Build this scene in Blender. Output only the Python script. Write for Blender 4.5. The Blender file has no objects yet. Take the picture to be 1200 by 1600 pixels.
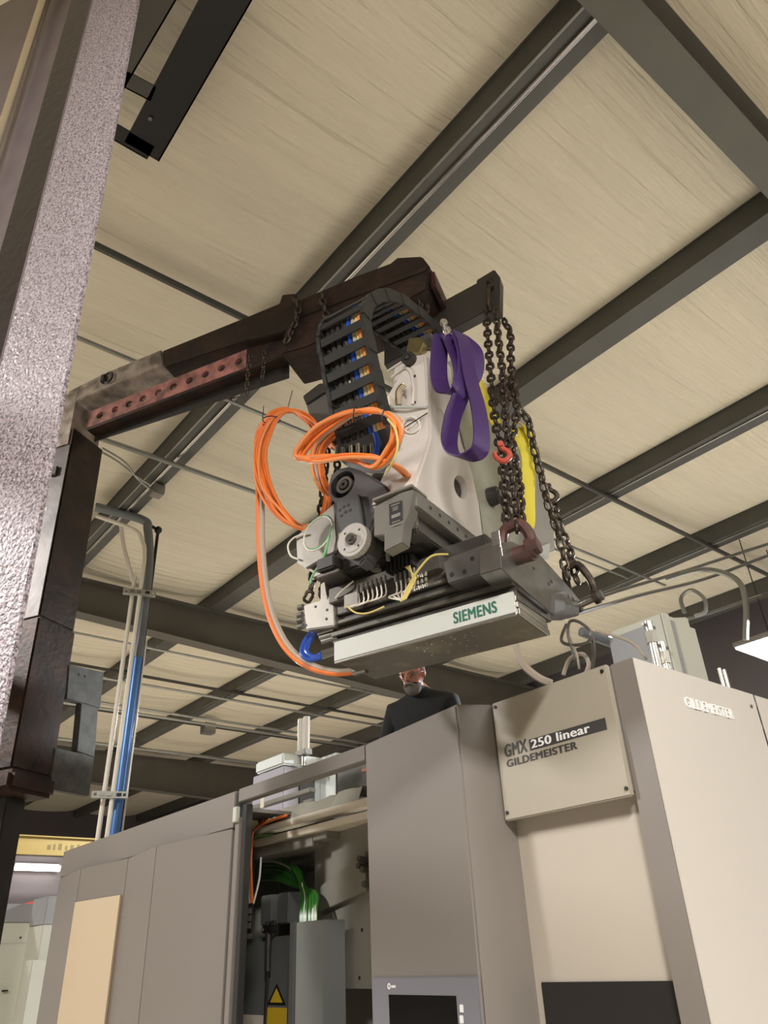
import bpy, bmesh, math, random
from mathutils import Vector as V, Matrix
random.seed(7)
S = bpy.context.scene
COL = S.collection

# ------------------------------------------------------------------ camera
FPX = 1182.3
CAMZ = 1.6
PITCH, ROLL, YAW = math.radians(30.53), math.radians(-2.588), math.radians(39.93)
_F = V((0, math.cos(PITCH), math.sin(PITCH))); _R0 = V((1, 0, 0)); _U0 = _R0.cross(_F)
_R = _R0 * math.cos(ROLL) + _U0 * math.sin(ROLL)
_U = _U0 * math.cos(ROLL) - _R0 * math.sin(ROLL)
_M = Matrix(((math.cos(YAW), math.sin(YAW), 0), (-math.sin(YAW), math.cos(YAW), 0), (0, 0, 1)))
CR, CU, CF = _M @ _R, _M @ _U, _M @ _F
CO = V((0, 0, CAMZ))
cam = bpy.data.cameras.new('camera'); camo = bpy.data.objects.new('camera', cam); COL.objects.link(camo)
cam.sensor_fit = 'VERTICAL'; cam.sensor_height = 24.0; cam.sensor_width = 18.0
cam.lens = FPX / 1600 * 24.0; cam.clip_start = 0.02; cam.clip_end = 200
mw = Matrix((CR, CU, -CF)).transposed().to_4x4(); mw.translation = CO
camo.matrix_world = mw
S.camera = camo

# ------------------------------------------------------------------ world, lights, exposure
def lin(h):
    h = h.lstrip('#'); c = [int(h[i:i + 2], 16) / 255 for i in (0, 2, 4)]
    return tuple(x / 12.92 if x <= .04045 else ((x + .055) / 1.055) ** 2.4 for x in c) + (1,)
S.view_settings.view_transform = 'Standard'; S.view_settings.look = 'None'
S.view_settings.gamma = 1; S.view_settings.use_curve_mapping = False
S.view_settings.exposure = 0.85
w = bpy.data.worlds.new('world'); S.world = w; w.use_nodes = True
w.node_tree.nodes['Background'].inputs[0].default_value = (1, .93, .82, 1)
w.node_tree.nodes['Background'].inputs[1].default_value = 0.05
def area(x, y, z, sx, sy, power, col=(1, .97, .935), aim=None):
    l = bpy.data.lights.new('area_lamp', 'AREA'); l.shape = 'RECTANGLE'; l.size = sx; l.size_y = sy
    l.energy = power; l.color = col
    o = bpy.data.objects.new('area_lamp', l); COL.objects.link(o); o.location = (x, y, z)
    if aim: o.rotation_euler = (V(aim) - V((x, y, z))).to_track_quat('-Z', 'Y').to_euler()
    return o
# unseen shop lamps, added and tuned for the faces they light
area(-1.6, -2.4, 5.2, 1.4, .5, 500)
area(3.4, -3.0, 5.2, 1.4, .5, 100)
area(-2.6, 5.6, 5.2, 1.4, .5, 340)  # added to brighten the left door panels
area(8.3, 3.15, 4.47, .9, .6, 620, (.92, .97, 1))  # light of the visible high-bay lamp
area(8.0, -3.5, 5.2, 1.4, .5, 60)
area(6.2, 12.0, 5.2, 1.4, .5, 420)
area(8.0, 18.0, 5.2, 1.4, .5, 260)
area(1.0, 13.5, 5.2, 1.4, .5, 200)

# ------------------------------------------------------------------ pixel helpers (pixel -> point on a real plane)
def ray(x, y): return CF + CR * ((x - 600) / FPX) - CU * ((y - 800) / FPX)
def at(x, y, D):                       # D = horizontal distance from the camera
    r = ray(x, y); return CO + r * (D / math.hypot(r.x, r.y))
def onplane(x, y, n, d):
    r = ray(x, y); n = V(n); return CO + r * ((d - n.dot(CO)) / n.dot(r))
def px(x, y, X): return onplane(x, y, (1, 0, 0), X)
def py(x, y, Y): return onplane(x, y, (0, 1, 0), Y)
def pz(x, y, Z): return onplane(x, y, (0, 0, 1), Z)
class Fr:
    def __init__(s, o, a, b, c): s.o = V(o); s.ax = [V(a), V(b), V(c)]
    def w(s, p): return s.o + s.ax[0] * p[0] + s.ax[1] * p[1] + s.ax[2] * p[2]
    def pick(s, x, y, k, v):
        p = onplane(x, y, s.ax[k], v + s.ax[k].dot(s.o)) - s.o
        return V((p.dot(s.ax[0]), p.dot(s.ax[1]), p.dot(s.ax[2])))
    def pk2(s, pts, k, v):
        return [tuple(c for i, c in enumerate(s.pick(x, y, k, v)) if i != k) for x, y in pts]
WF = Fr((0, 0, 0), (1, 0, 0), (0, 1, 0), (0, 0, 1))

# ------------------------------------------------------------------ materials
MAT = {}
def mat(name, col, rough=.5, metal=0.0, bump=0.0, bscale=40, var=0.0, vscale=6, col2=None, emit=None, estr=0, stretch=None, spec=None, thr=None, world=False, bdist=.01):
    m = bpy.data.materials.new(name); m.use_nodes = True; nt = m.node_tree; N = nt.nodes; Lk = nt.links
    b = N['Principled BSDF']; b.inputs['Base Color'].default_value = lin(col)
    b.inputs['Roughness'].default_value = rough; b.inputs['Metallic'].default_value = metal
    if spec is not None: b.inputs['Specular IOR Level'].default_value = spec
    tc = N.new('ShaderNodeTexCoord'); mp = N.new('ShaderNodeMapping'); Lk.new(N.new('ShaderNodeNewGeometry').outputs['Position'] if world else tc.outputs['Object'], mp.inputs[0])
    if stretch: mp.inputs['Scale'].default_value = stretch
    if var or col2:
        nz = N.new('ShaderNodeTexNoise'); nz.inputs['Scale'].default_value = vscale; nz.inputs['Detail'].default_value = 6
        Lk.new(mp.outputs[0], nz.inputs['Vector'])
        rp = N.new('ShaderNodeValToRGB'); c1 = lin(col)
        c2 = lin(col2) if col2 else tuple(x * (1 - var) for x in c1[:3]) + (1,)
        t = thr or (.38, .65)
        rp.color_ramp.elements[0].position = t[0]; rp.color_ramp.elements[1].position = t[1]
        rp.color_ramp.elements[0].color = c1; rp.color_ramp.elements[1].color = c2
        Lk.new(nz.outputs[0], rp.inputs[0]); Lk.new(rp.outputs[0], b.inputs['Base Color'])
    if bump:
        n2 = N.new('ShaderNodeTexNoise'); n2.inputs['Scale'].default_value = bscale; n2.inputs['Detail'].default_value = 5
        Lk.new(mp.outputs[0], n2.inputs['Vector'])
        bp = N.new('ShaderNodeBump'); bp.inputs['Strength'].default_value = bump; bp.inputs['Distance'].default_value = bdist
        Lk.new(n2.outputs[0], bp.inputs['Height']); Lk.new(bp.outputs[0], b.inputs['Normal'])
    if emit:
        b.inputs['Emission Color'].default_value = lin(emit); b.inputs['Emission Strength'].default_value = estr
    MAT[name] = m; return m
mat('blanket', 'd8cfba', .7, bump=1.0, bscale=2.6, stretch=(.28, 5, 1), var=.05, vscale=1.2, world=True, bdist=.055)
mat('purlin', '504f4a', .5, var=.12, vscale=4)
mat('rafter', '56524a', .5, var=.12, vscale=3)
mat('flangeedge', '8b8880', .5)
mat('floor', 'b3ab9c', .6, var=.15)
mat('wallpaint', '8a857c', .8)
mat('walldark', '5b5558', .7)
mat('conduit', '9a9a95', .35, .7)
mat('pipeblue', '4d76b0', .35, .3)
mat('pipewhite', 'd8d2c6', .4)
mat('pipegrey', '71757a', .4, .3)
mat('strut', 'a9a79f', .4, .7)
mat('black', '1b1a19', .5)
mat('mastspeckle', '9d9297', .4, .12, bump=1.0, bscale=95, var=.7, vscale=170, thr=(.46, .60))
mat('mastdark', '2a2526', .35, .4, bump=.2, bscale=30)
mat('mastgrey', '7b7073', .42, .3, var=.15, vscale=8)
mat('chromerod', 'cfc3ae', .25, .8)
mat('forksteel', '342c28', .4, .55, col2='4f3a2d', vscale=7, bump=.25, bscale=25, thr=(.45, .8))
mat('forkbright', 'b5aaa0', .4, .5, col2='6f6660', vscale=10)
mat('rust', '3e2a21', .55, .35, col2='261e1a', vscale=9, bump=.35, bscale=35)
mat('pinkbar', 'b0756c', .55, .1, col2='6b4b45', vscale=14, bump=.2, bscale=50)
mat('sheenside', '6a6361', .5, .25, col2='4b4442', vscale=6, bump=.15, bscale=20)  # lighter grey standing for reflected light on the shank
mat('tubedark', '403c38', .45, .4)
mat('redtip', '4d2524', .55, .2, col2='332520', vscale=8)
mat('shacklerust', '5c3d37', .5, .3, col2='463632', vscale=12)
mat('chain', '574d43', .4, .75, col2='38302a', vscale=30)
mat('chainrust', '4d4037', .42, .7, col2='352c26', vscale=30)
mat('steel', '8f8d87', .32, .85, var=.2, vscale=12)
mat('steeldark', '625e57', .4, .5, var=.2, vscale=10)
mat('steelblack', '373430', .42, .25)
mat('alu', '96918a', .42, .6, var=.12, vscale=10)
mat('pulley', 'b3aea7', .35, .35)
mat('alubright', 'd6d3cb', .22, .9)
mat('casting', 'c9c1b9', .42, .05, var=.05, vscale=5)
mat('castgrey', 'a5a494', .42, .35, var=.15, vscale=6)
mat('greycover', '97948e', .45, .2)
mat('motorgrey', '5f5c58', .45, .3)
mat('housing', '4b4a4a', .45, .25)
mat('blockgrey', '7b7770', .4, .45, var=.1)
mat('underplate', '77736a', .33, .65, col2='a09884', vscale=9, bump=.15, bscale=60, thr=(.5, .75))
mat('whitestrip', 'b2b4ae', .4)
mat('greenprint', '1f5a45', .5)
mat('orange', 'e0742f', .36)
mat('orange2', 'd9884f', .5)
mat('cablegrey', 'a79a8a', .5)
mat('yellowwire', 'c6b46a', .5)
mat('greenwire', '5fa062', .5)
mat('greencable', '2c6420', .35)
mat('whitewire', 'd5d0c6', .5)
mat('bluehose', '24479c', .3)
mat('purple', '361a54', .4, bump=.25, bscale=200)
mat('yellowsling', 'd2c23c', .6, bump=.25, bscale=200)
mat('hookred', 'a03c28', .5)
mat('brass', '94875c', .35, .8)
mat('carrier', '242321', .5)
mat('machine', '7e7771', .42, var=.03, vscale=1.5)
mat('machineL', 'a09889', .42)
mat('machineE', 'bfb9b1', .42)  # name panel paint again, kept lighter for the light on the end face
mat('recess', 'b3aa9d', .42)  # same paint again, toned for the light falling in the recess
mat('machineint', '8f8c82', .45, .25)
mat('machineduct', '787a78', .45, .3)
mat('gasket', '2b2926', .6)
mat('tan', 'c0ad93', .5)
mat('wornprint', '5d5024', .6)
mat('print', '403e3d', .5)
mat('screenbezel', '76757c', .45)
mat('screen', '161515', .12)
mat('windowglass', '2a2826', .1)
mat('emblem', 'e6e6e6', .4)
mat('signyellow', 'e0b92c', .5)
mat('paper', 'ddd0bf', .6)
mat('beamcream', 'd9cfbe', .5)
mat('craneyellow', '83702f', .5)
mat('palecabinet', 'bcbbae', .5)
mat('cabgrey', '8f8f90', .5)
mat('whitecab', 'e9efec', .4)
mat('lavendercab', 'b6b2bd', .5)
mat('tape', 'd8583a', .5)
mat('tube', 'ffffff', .5, emit='fff6ea', estr=9)
mat('lamp', 'ffffff', .5, emit='eef6ff', estr=14)
mat('skin', 'b87861', .5, var=.12, vscale=14)
mat('shirt', '1f2123', .85)
mat('trousers', '2e3440', .85)
mat('hair', '7d7772', .9, bump=.6, bscale=60)
mat('eyeshade', '5b4038', .4)
mat('castdark', '565450', .55, .2, col2='403f3c', vscale=14, bump=.2, bscale=40)

# ------------------------------------------------------------------ object helpers
WL = {}
def _link(o, parent, loc):
    COL.objects.link(o); o.parent = parent
    base = WL.get(parent, V((0, 0, 0)))
    o.location = loc - base; WL[o] = V(loc)
def thing(name, label, cat, loc=(0, 0, 0), group=None):
    o = bpy.data.objects.new(name, None); o.empty_display_size = .1
    _link(o, None, V(loc)); return tag(o, label, cat, group)
def tag(o, label=None, cat=None, group=None, kind=None):
    if label: o['label'] = label
    if cat: o['category'] = cat
    if group: o['group'] = group
    if kind: o['kind'] = kind
    return o
class MB:
    def __init__(s, f=WF): s.f = f; s.v = []; s.fc = []
    def _add(s, vs, fs):
        k = len(s.v); s.v += [s.f.w(p) for p in vs]; s.fc += [[i + k for i in q] for q in fs]; return s
    def addw(s, vs, fs):
        k = len(s.v); s.v += [V(p) for p in vs]; s.fc += [[i + k for i in q] for q in fs]; return s
    def box(s, a0, a1, b0, b1, c0, c1):
        vs = [(a, b, c) for a in (a0, a1) for b in (b0, b1) for c in (c0, c1)]
        return s._add(vs, [(0, 1, 3, 2), (4, 6, 7, 5), (0, 4, 5, 1), (2, 3, 7, 6), (0, 2, 6, 4), (1, 5, 7, 3)])
    def prism(s, poly, k, v0, v1, poly2=None):
        def up(p, v): q = list(p); q.insert(k, v); return tuple(q)
        n = len(poly); vs = [up(p, v0) for p in poly] + [up(p, v1) for p in (poly2 or poly)]
        return s._add(vs, [list(range(n))[::-1], list(range(n, 2 * n))] + [(i, (i + 1) % n, n + (i + 1) % n, n + i) for i in range(n)])
    def cylw(s, p0, p1, r0, r1=None, n=20, hole=0):
        p0, p1 = V(p0), V(p1); r1 = r0 if r1 is None else r1
        d = (p1 - p0).normalized(); a = d.orthogonal().normalized(); b = d.cross(a)
        c = [(a * math.cos(2 * math.pi * i / n) + b * math.sin(2 * math.pi * i / n)) for i in range(n)]
        if hole:
            vs = [p0 + q * r0 for q in c] + [p1 + q * r1 for q in c] + [p1 + q * hole for q in c] + [p0 + q * hole for q in c]
            fs = [(j * n + i, j * n + (i + 1) % n, ((j + 1) % 4) * n + (i + 1) % n, ((j + 1) % 4) * n + i) for j in range(4) for i in range(n)]
            return s.addw(vs, fs)
        vs = [p0 + q * r0 for q in c] + [p1 + q * r1 for q in c]
        return s.addw(vs, [list(range(n))[::-1], list(range(n, 2 * n))] + [(i, (i + 1) % n, n + (i + 1) % n, n + i) for i in range(n)])
    def cyl(s, p0, p1, r0, r1=None, n=20, hole=0): return s.cylw(s.f.w(p0), s.f.w(p1), r0, r1, n, hole)
    def tubew(s, pts, r, n=8, closed=False, smooth=0):
        pts = [V(p) for p in pts]
        if smooth: pts = spline(pts, smooth, closed)
        m = len(pts); vs = []; prev = None
        for i, p in enumerate(pts):
            if closed: d = pts[(i + 1) % m] - pts[i - 1]
            else: d = pts[min(i + 1, m - 1)] - pts[max(i - 1, 0)]
            if d.length < 1e-9: d = V((0, 0, 1))
            d.normalize()
            a = d.orthogonal().normalized() if prev is None else (prev - d * prev.dot(d))
            if a.length < 1e-6: a = d.orthogonal()
            a.normalize(); prev = a; b = d.cross(a)
            rr = r[i] if isinstance(r, (list, tuple)) else r
            vs += [p + (a * math.cos(2 * math.pi * j / n) + b * math.sin(2 * math.pi * j / n)) * rr for j in range(n)]
        fs = [(i * n + j, i * n + (j + 1) % n, ((i + 1) % m) * n + (j + 1) % n, ((i + 1) % m) * n + j) for i in range(m if closed else m - 1) for j in range(n)]
        if not closed: fs += [list(range(n))[::-1], list(range((m - 1) * n, m * n))]
        return s.addw(vs, fs)
    def tube(s, pts, r, n=8, closed=False, smooth=0): return s.tubew([s.f.w(p) for p in pts], r, n, closed, smooth)
    def ribbonw(s, pts, wv, width, th=.004, smooth=8, closed=False):
        pts = [V(p) for p in pts]; wv = [V(q).normalized() for q in wv] if isinstance(wv, list) else [V(wv).normalized()] * len(pts)
        if smooth:
            wv = spline(wv, smooth, closed); pts = spline(pts, smooth, closed)
        m = len(pts); vs = []
        for i, p in enumerate(pts):
            d = (pts[(i + 1) % m] - pts[i - 1]) if closed else (pts[min(i + 1, m - 1)] - pts[max(i - 1, 0)])
            d.normalize(); q = wv[i] - d * wv[i].dot(d); q.normalize(); t = d.cross(q) * th / 2; q = q * width / 2
            vs += [p - q - t, p + q - t, p + q + t, p - q + t]
        fs = [(i * 4 + j, i * 4 + (j + 1) % 4, ((i + 1) % m) * 4 + (j + 1) % 4, ((i + 1) % m) * 4 + j) for i in range(m if closed else m - 1) for j in range(4)]
        if not closed: fs += [(3, 2, 1, 0), ((m - 1) * 4, (m - 1) * 4 + 1, (m - 1) * 4 + 2, (m - 1) * 4 + 3)]
        return s.addw(vs, fs)
    def sphere(s, c, r, n=12, sc=(1, 1, 1)):
        c = V(c); vs = [c + V((0, 0, r * sc[2]))]; m = n // 2
        for i in range(1, m):
            t = math.pi * i / m
            vs += [c + V((r * sc[0] * math.sin(t) * math.cos(2 * math.pi * j / n), r * sc[1] * math.sin(t) * math.sin(2 * math.pi * j / n), r * sc[2] * math.cos(t))) for j in range(n)]
        vs.append(c - V((0, 0, r * sc[2]))); L = len(vs) - 1
        fs = [(0, 1 + j, 1 + (j + 1) % n) for j in range(n)]
        for i in range(m - 2):
            fs += [(1 + i * n + j, 1 + (i + 1) * n + j, 1 + (i + 1) * n + (j + 1) % n, 1 + i * n + (j + 1) % n) for j in range(n)]
        fs += [(1 + (m - 2) * n + j, L, 1 + (m - 2) * n + (j + 1) % n) for j in range(n)]
        return s.addw(vs, fs)
    def build(s, name, m, parent=None, bevel=0, label=None, cat=None, group=None, kind=None, loc=None, sharp=35):
        lo = V([min(p[i] for p in s.v) for i in range(3)]); hi = V([max(p[i] for p in s.v) for i in range(3)])
        c = V(loc) if loc is not None else (lo + hi) / 2
        me = bpy.data.meshes.new(name); me.from_pydata([p - c for p in s.v], [], s.fc); me.validate()
        bm = bmesh.new(); bm.from_mesh(me); bmesh.ops.recalc_face_normals(bm, faces=bm.faces)
        if bevel:
            es = [e for e in bm.edges if len(e.link_faces) == 2 and e.calc_face_angle(0) > .6]
            bmesh.ops.bevel(bm, geom=es, offset=bevel, segments=2, affect='EDGES', clamp_overlap=True)
        bm.to_mesh(me); bm.free()
        me.materials.append(MAT[m] if isinstance(m, str) else m)
        me.shade_smooth(); me.set_sharp_from_angle(angle=math.radians(sharp))
        o = bpy.data.objects.new(name, me); _link(o, parent, c)
        if bevel: md = o.modifiers.new('wn', 'WEIGHTED_NORMAL'); md.keep_sharp = True
        return tag(o, label, cat, group, kind)
def spline(pts, k, closed=False):
    n = len(pts); out = []
    g = (lambda i: pts[i % n]) if closed else (lambda i: pts[max(0, min(n - 1, i))])
    for i in range(n if closed else n - 1):
        a, b, c, d = g(i - 1), g(i), g(i + 1), g(i + 2)
        for j in range(k):
            t = j / k
            out.append(((b * 2) + (c - a) * t + (a * 2 - b * 5 + c * 4 - d) * t * t + (b * 3 - a - c * 3 + d) * t ** 3) * .5)
    if not closed: out.append(pts[-1].copy())
    return out
def bx(f, name, m, parent, a0, a1, b0, b1, c0, c1, bevel=0, **k): return MB(f).box(a0, a1, b0, b1, c0, c1).build(name, m, parent, bevel, **k)
def inst(me_obj, name, parent, M):        # shares the mesh of me_obj; M = world matrix
    o = bpy.data.objects.new(name, me_obj.data if hasattr(me_obj, 'data') else me_obj); COL.objects.link(o); o.parent = parent
    base = WL.get(parent, V((0, 0, 0))); M = M.copy(); WL[o] = M.translation.copy(); M.translation = M.translation - base
    o.matrix_local = M; return o
def text(s, f, org, ux, uy, h, m, name, parent, width=None, th=.001, bold=0.0):
    # flat or raised lettering: one child per letter; bold = stroke thickening as a share of the letter height
    cu = bpy.data.curves.new(name, 'FONT'); cu.body = s; cu.size = 1; cu.space_character = 1 + bold * 2.2
    to = bpy.data.objects.new(name, cu); COL.objects.link(to)
    dg = bpy.context.evaluated_depsgraph_get(); me = bpy.data.meshes.new_from_object(to.evaluated_get(dg))
    bpy.data.objects.remove(to)
    xs = [v.co.x for v in me.vertices]; x0, x1 = min(xs), max(xs)
    sy = h / .73; sx = (width / (x1 - x0 + bold * 2)) if width else sy
    ux, uy = V(ux).normalized(), V(uy).normalized(); nz = ux.cross(uy)
    par = list(range(len(me.vertices)))
    def find(a):
        while par[a] != a: par[a] = par[par[a]]; a = par[a]
        return a
    for p in me.polygons:
        for a in p.vertices: par[find(a)] = find(p.vertices[0])
    isl = {}
    for p in me.polygons: isl.setdefault(find(p.vertices[0]), []).append(list(p.vertices))
    parts = sorted(([min(xs[k] for q in fs for k in q), max(xs[k] for q in fs for k in q), fs] for fs in isl.values()), key=lambda t: t[0])
    letters = []
    for a, b, fs in parts:
        if letters and a < letters[-1][1] - .02: letters[-1][1] = max(b, letters[-1][1]); letters[-1][2] += fs
        else: letters.append([a, b, list(fs)])
    for a, b, fs in letters:
        mb = MB()
        for k, (dx, dy) in enumerate(((0, 0), (bold, 0), (2 * bold, 0), (bold, bold * .6)) if bold else ((0, 0),)):
            idx = sorted({q for f_ in fs for q in f_}); mp_ = {q: n for n, q in enumerate(idx)}; n = len(idx)
            P_ = [V(org) + ux * ((me.vertices[q].co.x - x0 + dx) * sx) + uy * ((me.vertices[q].co.y + dy) * sy) for q in idx]
            ed = {}
            for f_ in fs:
                for u_, v_ in zip(f_, f_[1:] + f_[:1]): ed[(mp_[u_], mp_[v_])] = 1
            t2_ = th + k * .00004
            mb.addw(P_ + [p + nz * t2_ for p in P_], [[mp_[q] for q in f_][::-1] for f_ in fs] + [[mp_[q] + n for q in f_] for f_ in fs] + [(u_, v_, v_ + n, u_ + n) for (u_, v_) in ed if (v_, u_) not in ed])
        mb.build(name, m, parent)
def rotz(a): return Matrix.Rotation(a, 4, 'Z')

# ================================================================== SETTING
XW0, XW1, YW0, YW1 = -9.0, 10.78, -9.0, 25.6
ZP = 5.78                                # underside of the purlins
MB().box(XW0, XW1, YW0, YW1, -.1, 0).build('floor', 'floor', kind='structure')
def wall(n, a, b, c, d, m): MB().box(a, b, c, d, 0, 6.5).build(n, m, kind='structure')
wall('wall_left', XW0 - .2, XW0, YW0, YW1, 'wallpaint'); wall('wall_right', XW1, XW1 + .2, YW0, YW1, 'walldark')
wall('wall_back', XW0, XW1, YW0 - .2, YW0, 'wallpaint'); wall('wall_front', XW0, XW1, YW1, YW1 + .2, 'walldark')
PX = [2.408 + 2.02 * k for k in range(-1, 5)]
ceil = MB().box(XW0, XW1, YW0, YW1, 6.3, 6.4).build('ceiling', 'blanket', kind='structure')
def blanket(x0, x1):
    nx, ny = 10, 54; vs = []; rr = random.Random(3)
    for i in range(nx + 1):
        for j in range(ny + 1):
            u = i / nx; y = YW0 + (YW1 - YW0) * j / ny
            vs.append((x0 + (x1 - x0) * u, y, ZP + .20 - .09 * math.sin(math.pi * u) ** .6 + .006 * math.sin(y * 5.1) * math.sin(math.pi * u)))
    return MB().addw(vs, [(i * (ny + 1) + j, (i + 1) * (ny + 1) + j, (i + 1) * (ny + 1) + j + 1, i * (ny + 1) + j + 1) for i in range(nx) for j in range(ny)])
b0 = blanket(PX[0] - .22, PX[1] - .22).build('insulation_blanket', 'blanket', ceil, sharp=60)
for x in [PX[0] - 2.02 * k for k in (1, 2, 3, 4)] + PX[1:-1]:
    inst(b0, 'insulation_blanket', ceil, Matrix.Translation(WL[b0] + V((x - PX[0], 0, 0))))
PL = {1: 'first dark roof purlin, running from the top edge down behind the rusty lifting arm',
      2: 'second dark roof purlin, running behind the hoist chains with a light lower lip',
      3: 'third dark roof purlin from the top, ending behind the yellow sling at its left',
      4: 'fourth dark roof purlin, running behind the rear shackle of the chains',
      5: 'fifth dark roof purlin, passing above the man behind the machine',
      0: 'dark roof purlin nearest overhead at the upper left, above the forklift mast'}
def purlin_mesh(x):
    a, z0, z1 = x - .22, ZP, ZP + .205
    return MB().prism([(a, z0), (x, z0), (x, z0 + .03), (x - .006, z0 + .03), (x - .006, z0 + .008), (a + .008, z0 + .008),
                       (a + .008, z1 - .008), (a + .008, z1), (a - .115, z1), (a - .115, z1 - .008), (a, z1 - .008)], 1, YW0, YW1)
p0 = None
for i, x in enumerate(PX):
    lab = PL.get(i, 'dark roof purlin too far off or too high to tell from the others')
    if p0 is None:
        p = p0 = purlin_mesh(x).build('roof_purlin', 'purlin')
    else: p = inst(p0, 'roof_purlin', None, Matrix.Translation(WL[p0] + V((x - PX[0], 0, 0))))
    tag(p, lab, 'beam', 'roof purlins under the insulation')
# main rafters, tapered, under the purlins
def rafter(yc, label, w=.18, hs=.44, taper=.053):
    t = thing('roof_rafter', label, 'beam', (2, yc, ZP - .2), 'main rafters of the roof')
    zb = lambda x: ZP - hs - taper * (x - 2.5) * .7
    xs = (XW0, XW1)
    MB().prism([(XW0, zb(XW0)), (XW1, zb(XW1)), (XW1, ZP), (XW0, ZP)], 1, yc - .005, yc + .005).build('web', 'rafter', t)
    MB().prism([(XW0, zb(XW0) - .012), (XW1, zb(XW1) - .012), (XW1, zb(XW1)), (XW0, zb(XW0))], 1, yc - w / 2, yc + w / 2).build('bottom_flange', 'rafter', t)
    MB().box(XW0, XW1, yc - w / 2, yc + w / 2, ZP - .012, ZP - .001).build('top_flange', 'rafter', t)
    return t
rafter(.657, 'wide dark grey rafter crossing the top right corner of the picture', .18, .48, 0)
rafter(8.89, 'dark rafter running behind the conduits and under the orange cable loop', .21)
rafter(17.13, 'far dark rafter low behind the grey conduits, above the left machine', .21, .55)
def bridging(y, label, z=5.76, w=.066, m='purlin'):
    o = MB().box(XW0, XW1, y - w / 2, y + w / 2, z - .006, z).box(XW0, XW1, y - w / 2, y - w / 2 + .006, z - .05, z).build('purlin_strap', m)
    tag(o, label, 'strap', 'straps bracing the purlins')
bridging(3.78, 'dark angle strap crossing the purlins at right behind the yellow sling')
bridging(11.8, 'thin dark angle strap crossing the purlins beyond the orange cable')
bridging(14.0, 'thinnest dark angle strap far back above the white cabinet')
def roofpipe(p, q, z, r, label, m='conduit', name='roof_conduit', ext=0, grp='conduits running under the roof'):
    a, b = pz(*p, z), pz(*q, z); y = (a.y + b.y) / 2
    o = MB().tubew([(a.x - ext, y, z), (b.x + ext, y, z)], r, 8).build(name, m); tag(o, label, 'conduit', grp); return o
roofpipe((120, 523), (480, 680), 5.73, 0.018, 'thin conduit passing just below the red perforated bar of the lifting arm')
roofpipe((150, 680), (420, 779), 5.70, 0.024, 'grey conduit crossing behind the tall black fork shank and left orange coil')
roofpipe((122, 975), (575, 1092), 5.70, 0.021, 'conduit under the dark rafter, running behind the blue vertical pipe', ext=2)
roofpipe((240, 1060), (470, 1123), 5.70, 0.024, 'conduit halfway between dark rafter and the left machine', ext=3)
roofpipe((160, 1090), (450, 1150), 5.65, 0.026, 'lower of the paired conduits with a small junction box', ext=3)
roofpipe((160, 1098), (450, 1158), 5.65, 0.026, 'upper of the paired conduits with a small junction box', ext=3)
roofpipe((180, 1155), (360, 1196), 5.65, 0.033, 'far pipe just above the distant rafter', ext=3)
roofpipe((880, 838), (1000, 908), 5.70, 0.016, 'thin dark wire line behind the rear hoist chain', ext=.4)
roofpipe((890, 862), (960, 900), 5.70, 0.013, 'thin pale wire line behind the rear hoist chain', ext=.2)
# conduits clamped along the first and third purlin
def alongpipe(x, z, r, y0, y1, label, m='conduit'):
    tag(MB().tubew([(x, y0, z), (x, y1, z)], r, 8).build('purlin_conduit', m), label, 'conduit', 'conduits clamped along the purlins')
alongpipe(PX[1] - .212, ZP - .010, .009, .6, 9, 'thin grey conduit clamped along the first purlin, nearer the web')
alongpipe(PX[1] - .120, ZP - .012, .011, .6, 9, 'bright conduit clamped along the first purlin, left of its flange lip', 'alubright')
alongpipe(PX[1] - .102, ZP - .008, .006, .6, 9, 'thinnest bright line clamped along the first purlin, next to its flange lip', 'alubright')
alongpipe(PX[3] - .15, ZP - .008, .009, .6, 14, 'light conduit clamped along the third purlin')
alongpipe(PX[4] - .15, ZP - .008, .009, .6, 14, 'light conduit clamped along the fourth purlin')
# junction boxes on the roof conduits
jb = pz(245, 768, 5.70)
t = thing('junction_box', 'small grey junction box on the first purlin where thin conduits end', 'junction box', jb)
bx(WF, 'box', 'conduit', t, jb.x - .06, jb.x + .06, jb.y - .06, jb.y + .06, 5.66, 5.76, .004)
bx(WF, 'cover', 'alu', t, jb.x - .055, jb.x + .055, jb.y - .055, jb.y + .055, 5.652, 5.66, .002)
tag(MB().tubew([pz(160, 707, 5.7), pz(185, 722, 5.7), pz(210, 742, 5.7), pz(235, 758, 5.7)], .010, 6, smooth=5).build('flexible_conduit', 'conduit'), 'bent flexible conduit, upper one, ending at the small junction box on the purlin', 'conduit')
tag(MB().tubew([pz(160, 700, 5.7), pz(195, 722, 5.7), pz(215, 748, 5.7), pz(240, 768, 5.7)], .010, 6, smooth=5).build('flexible_conduit', 'conduit'), 'bent flexible conduit, lower one, ending at the small junction box on the purlin', 'conduit')
jb = pz(325, 1141, 5.62)
tag(MB().box(jb.x - .12, jb.x + .12, jb.y - .1, jb.y + .1, 5.55, 5.75).build('junction_box', 'conduit', bevel=.006), 'small junction box on the paired far conduits', 'junction box')
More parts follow.
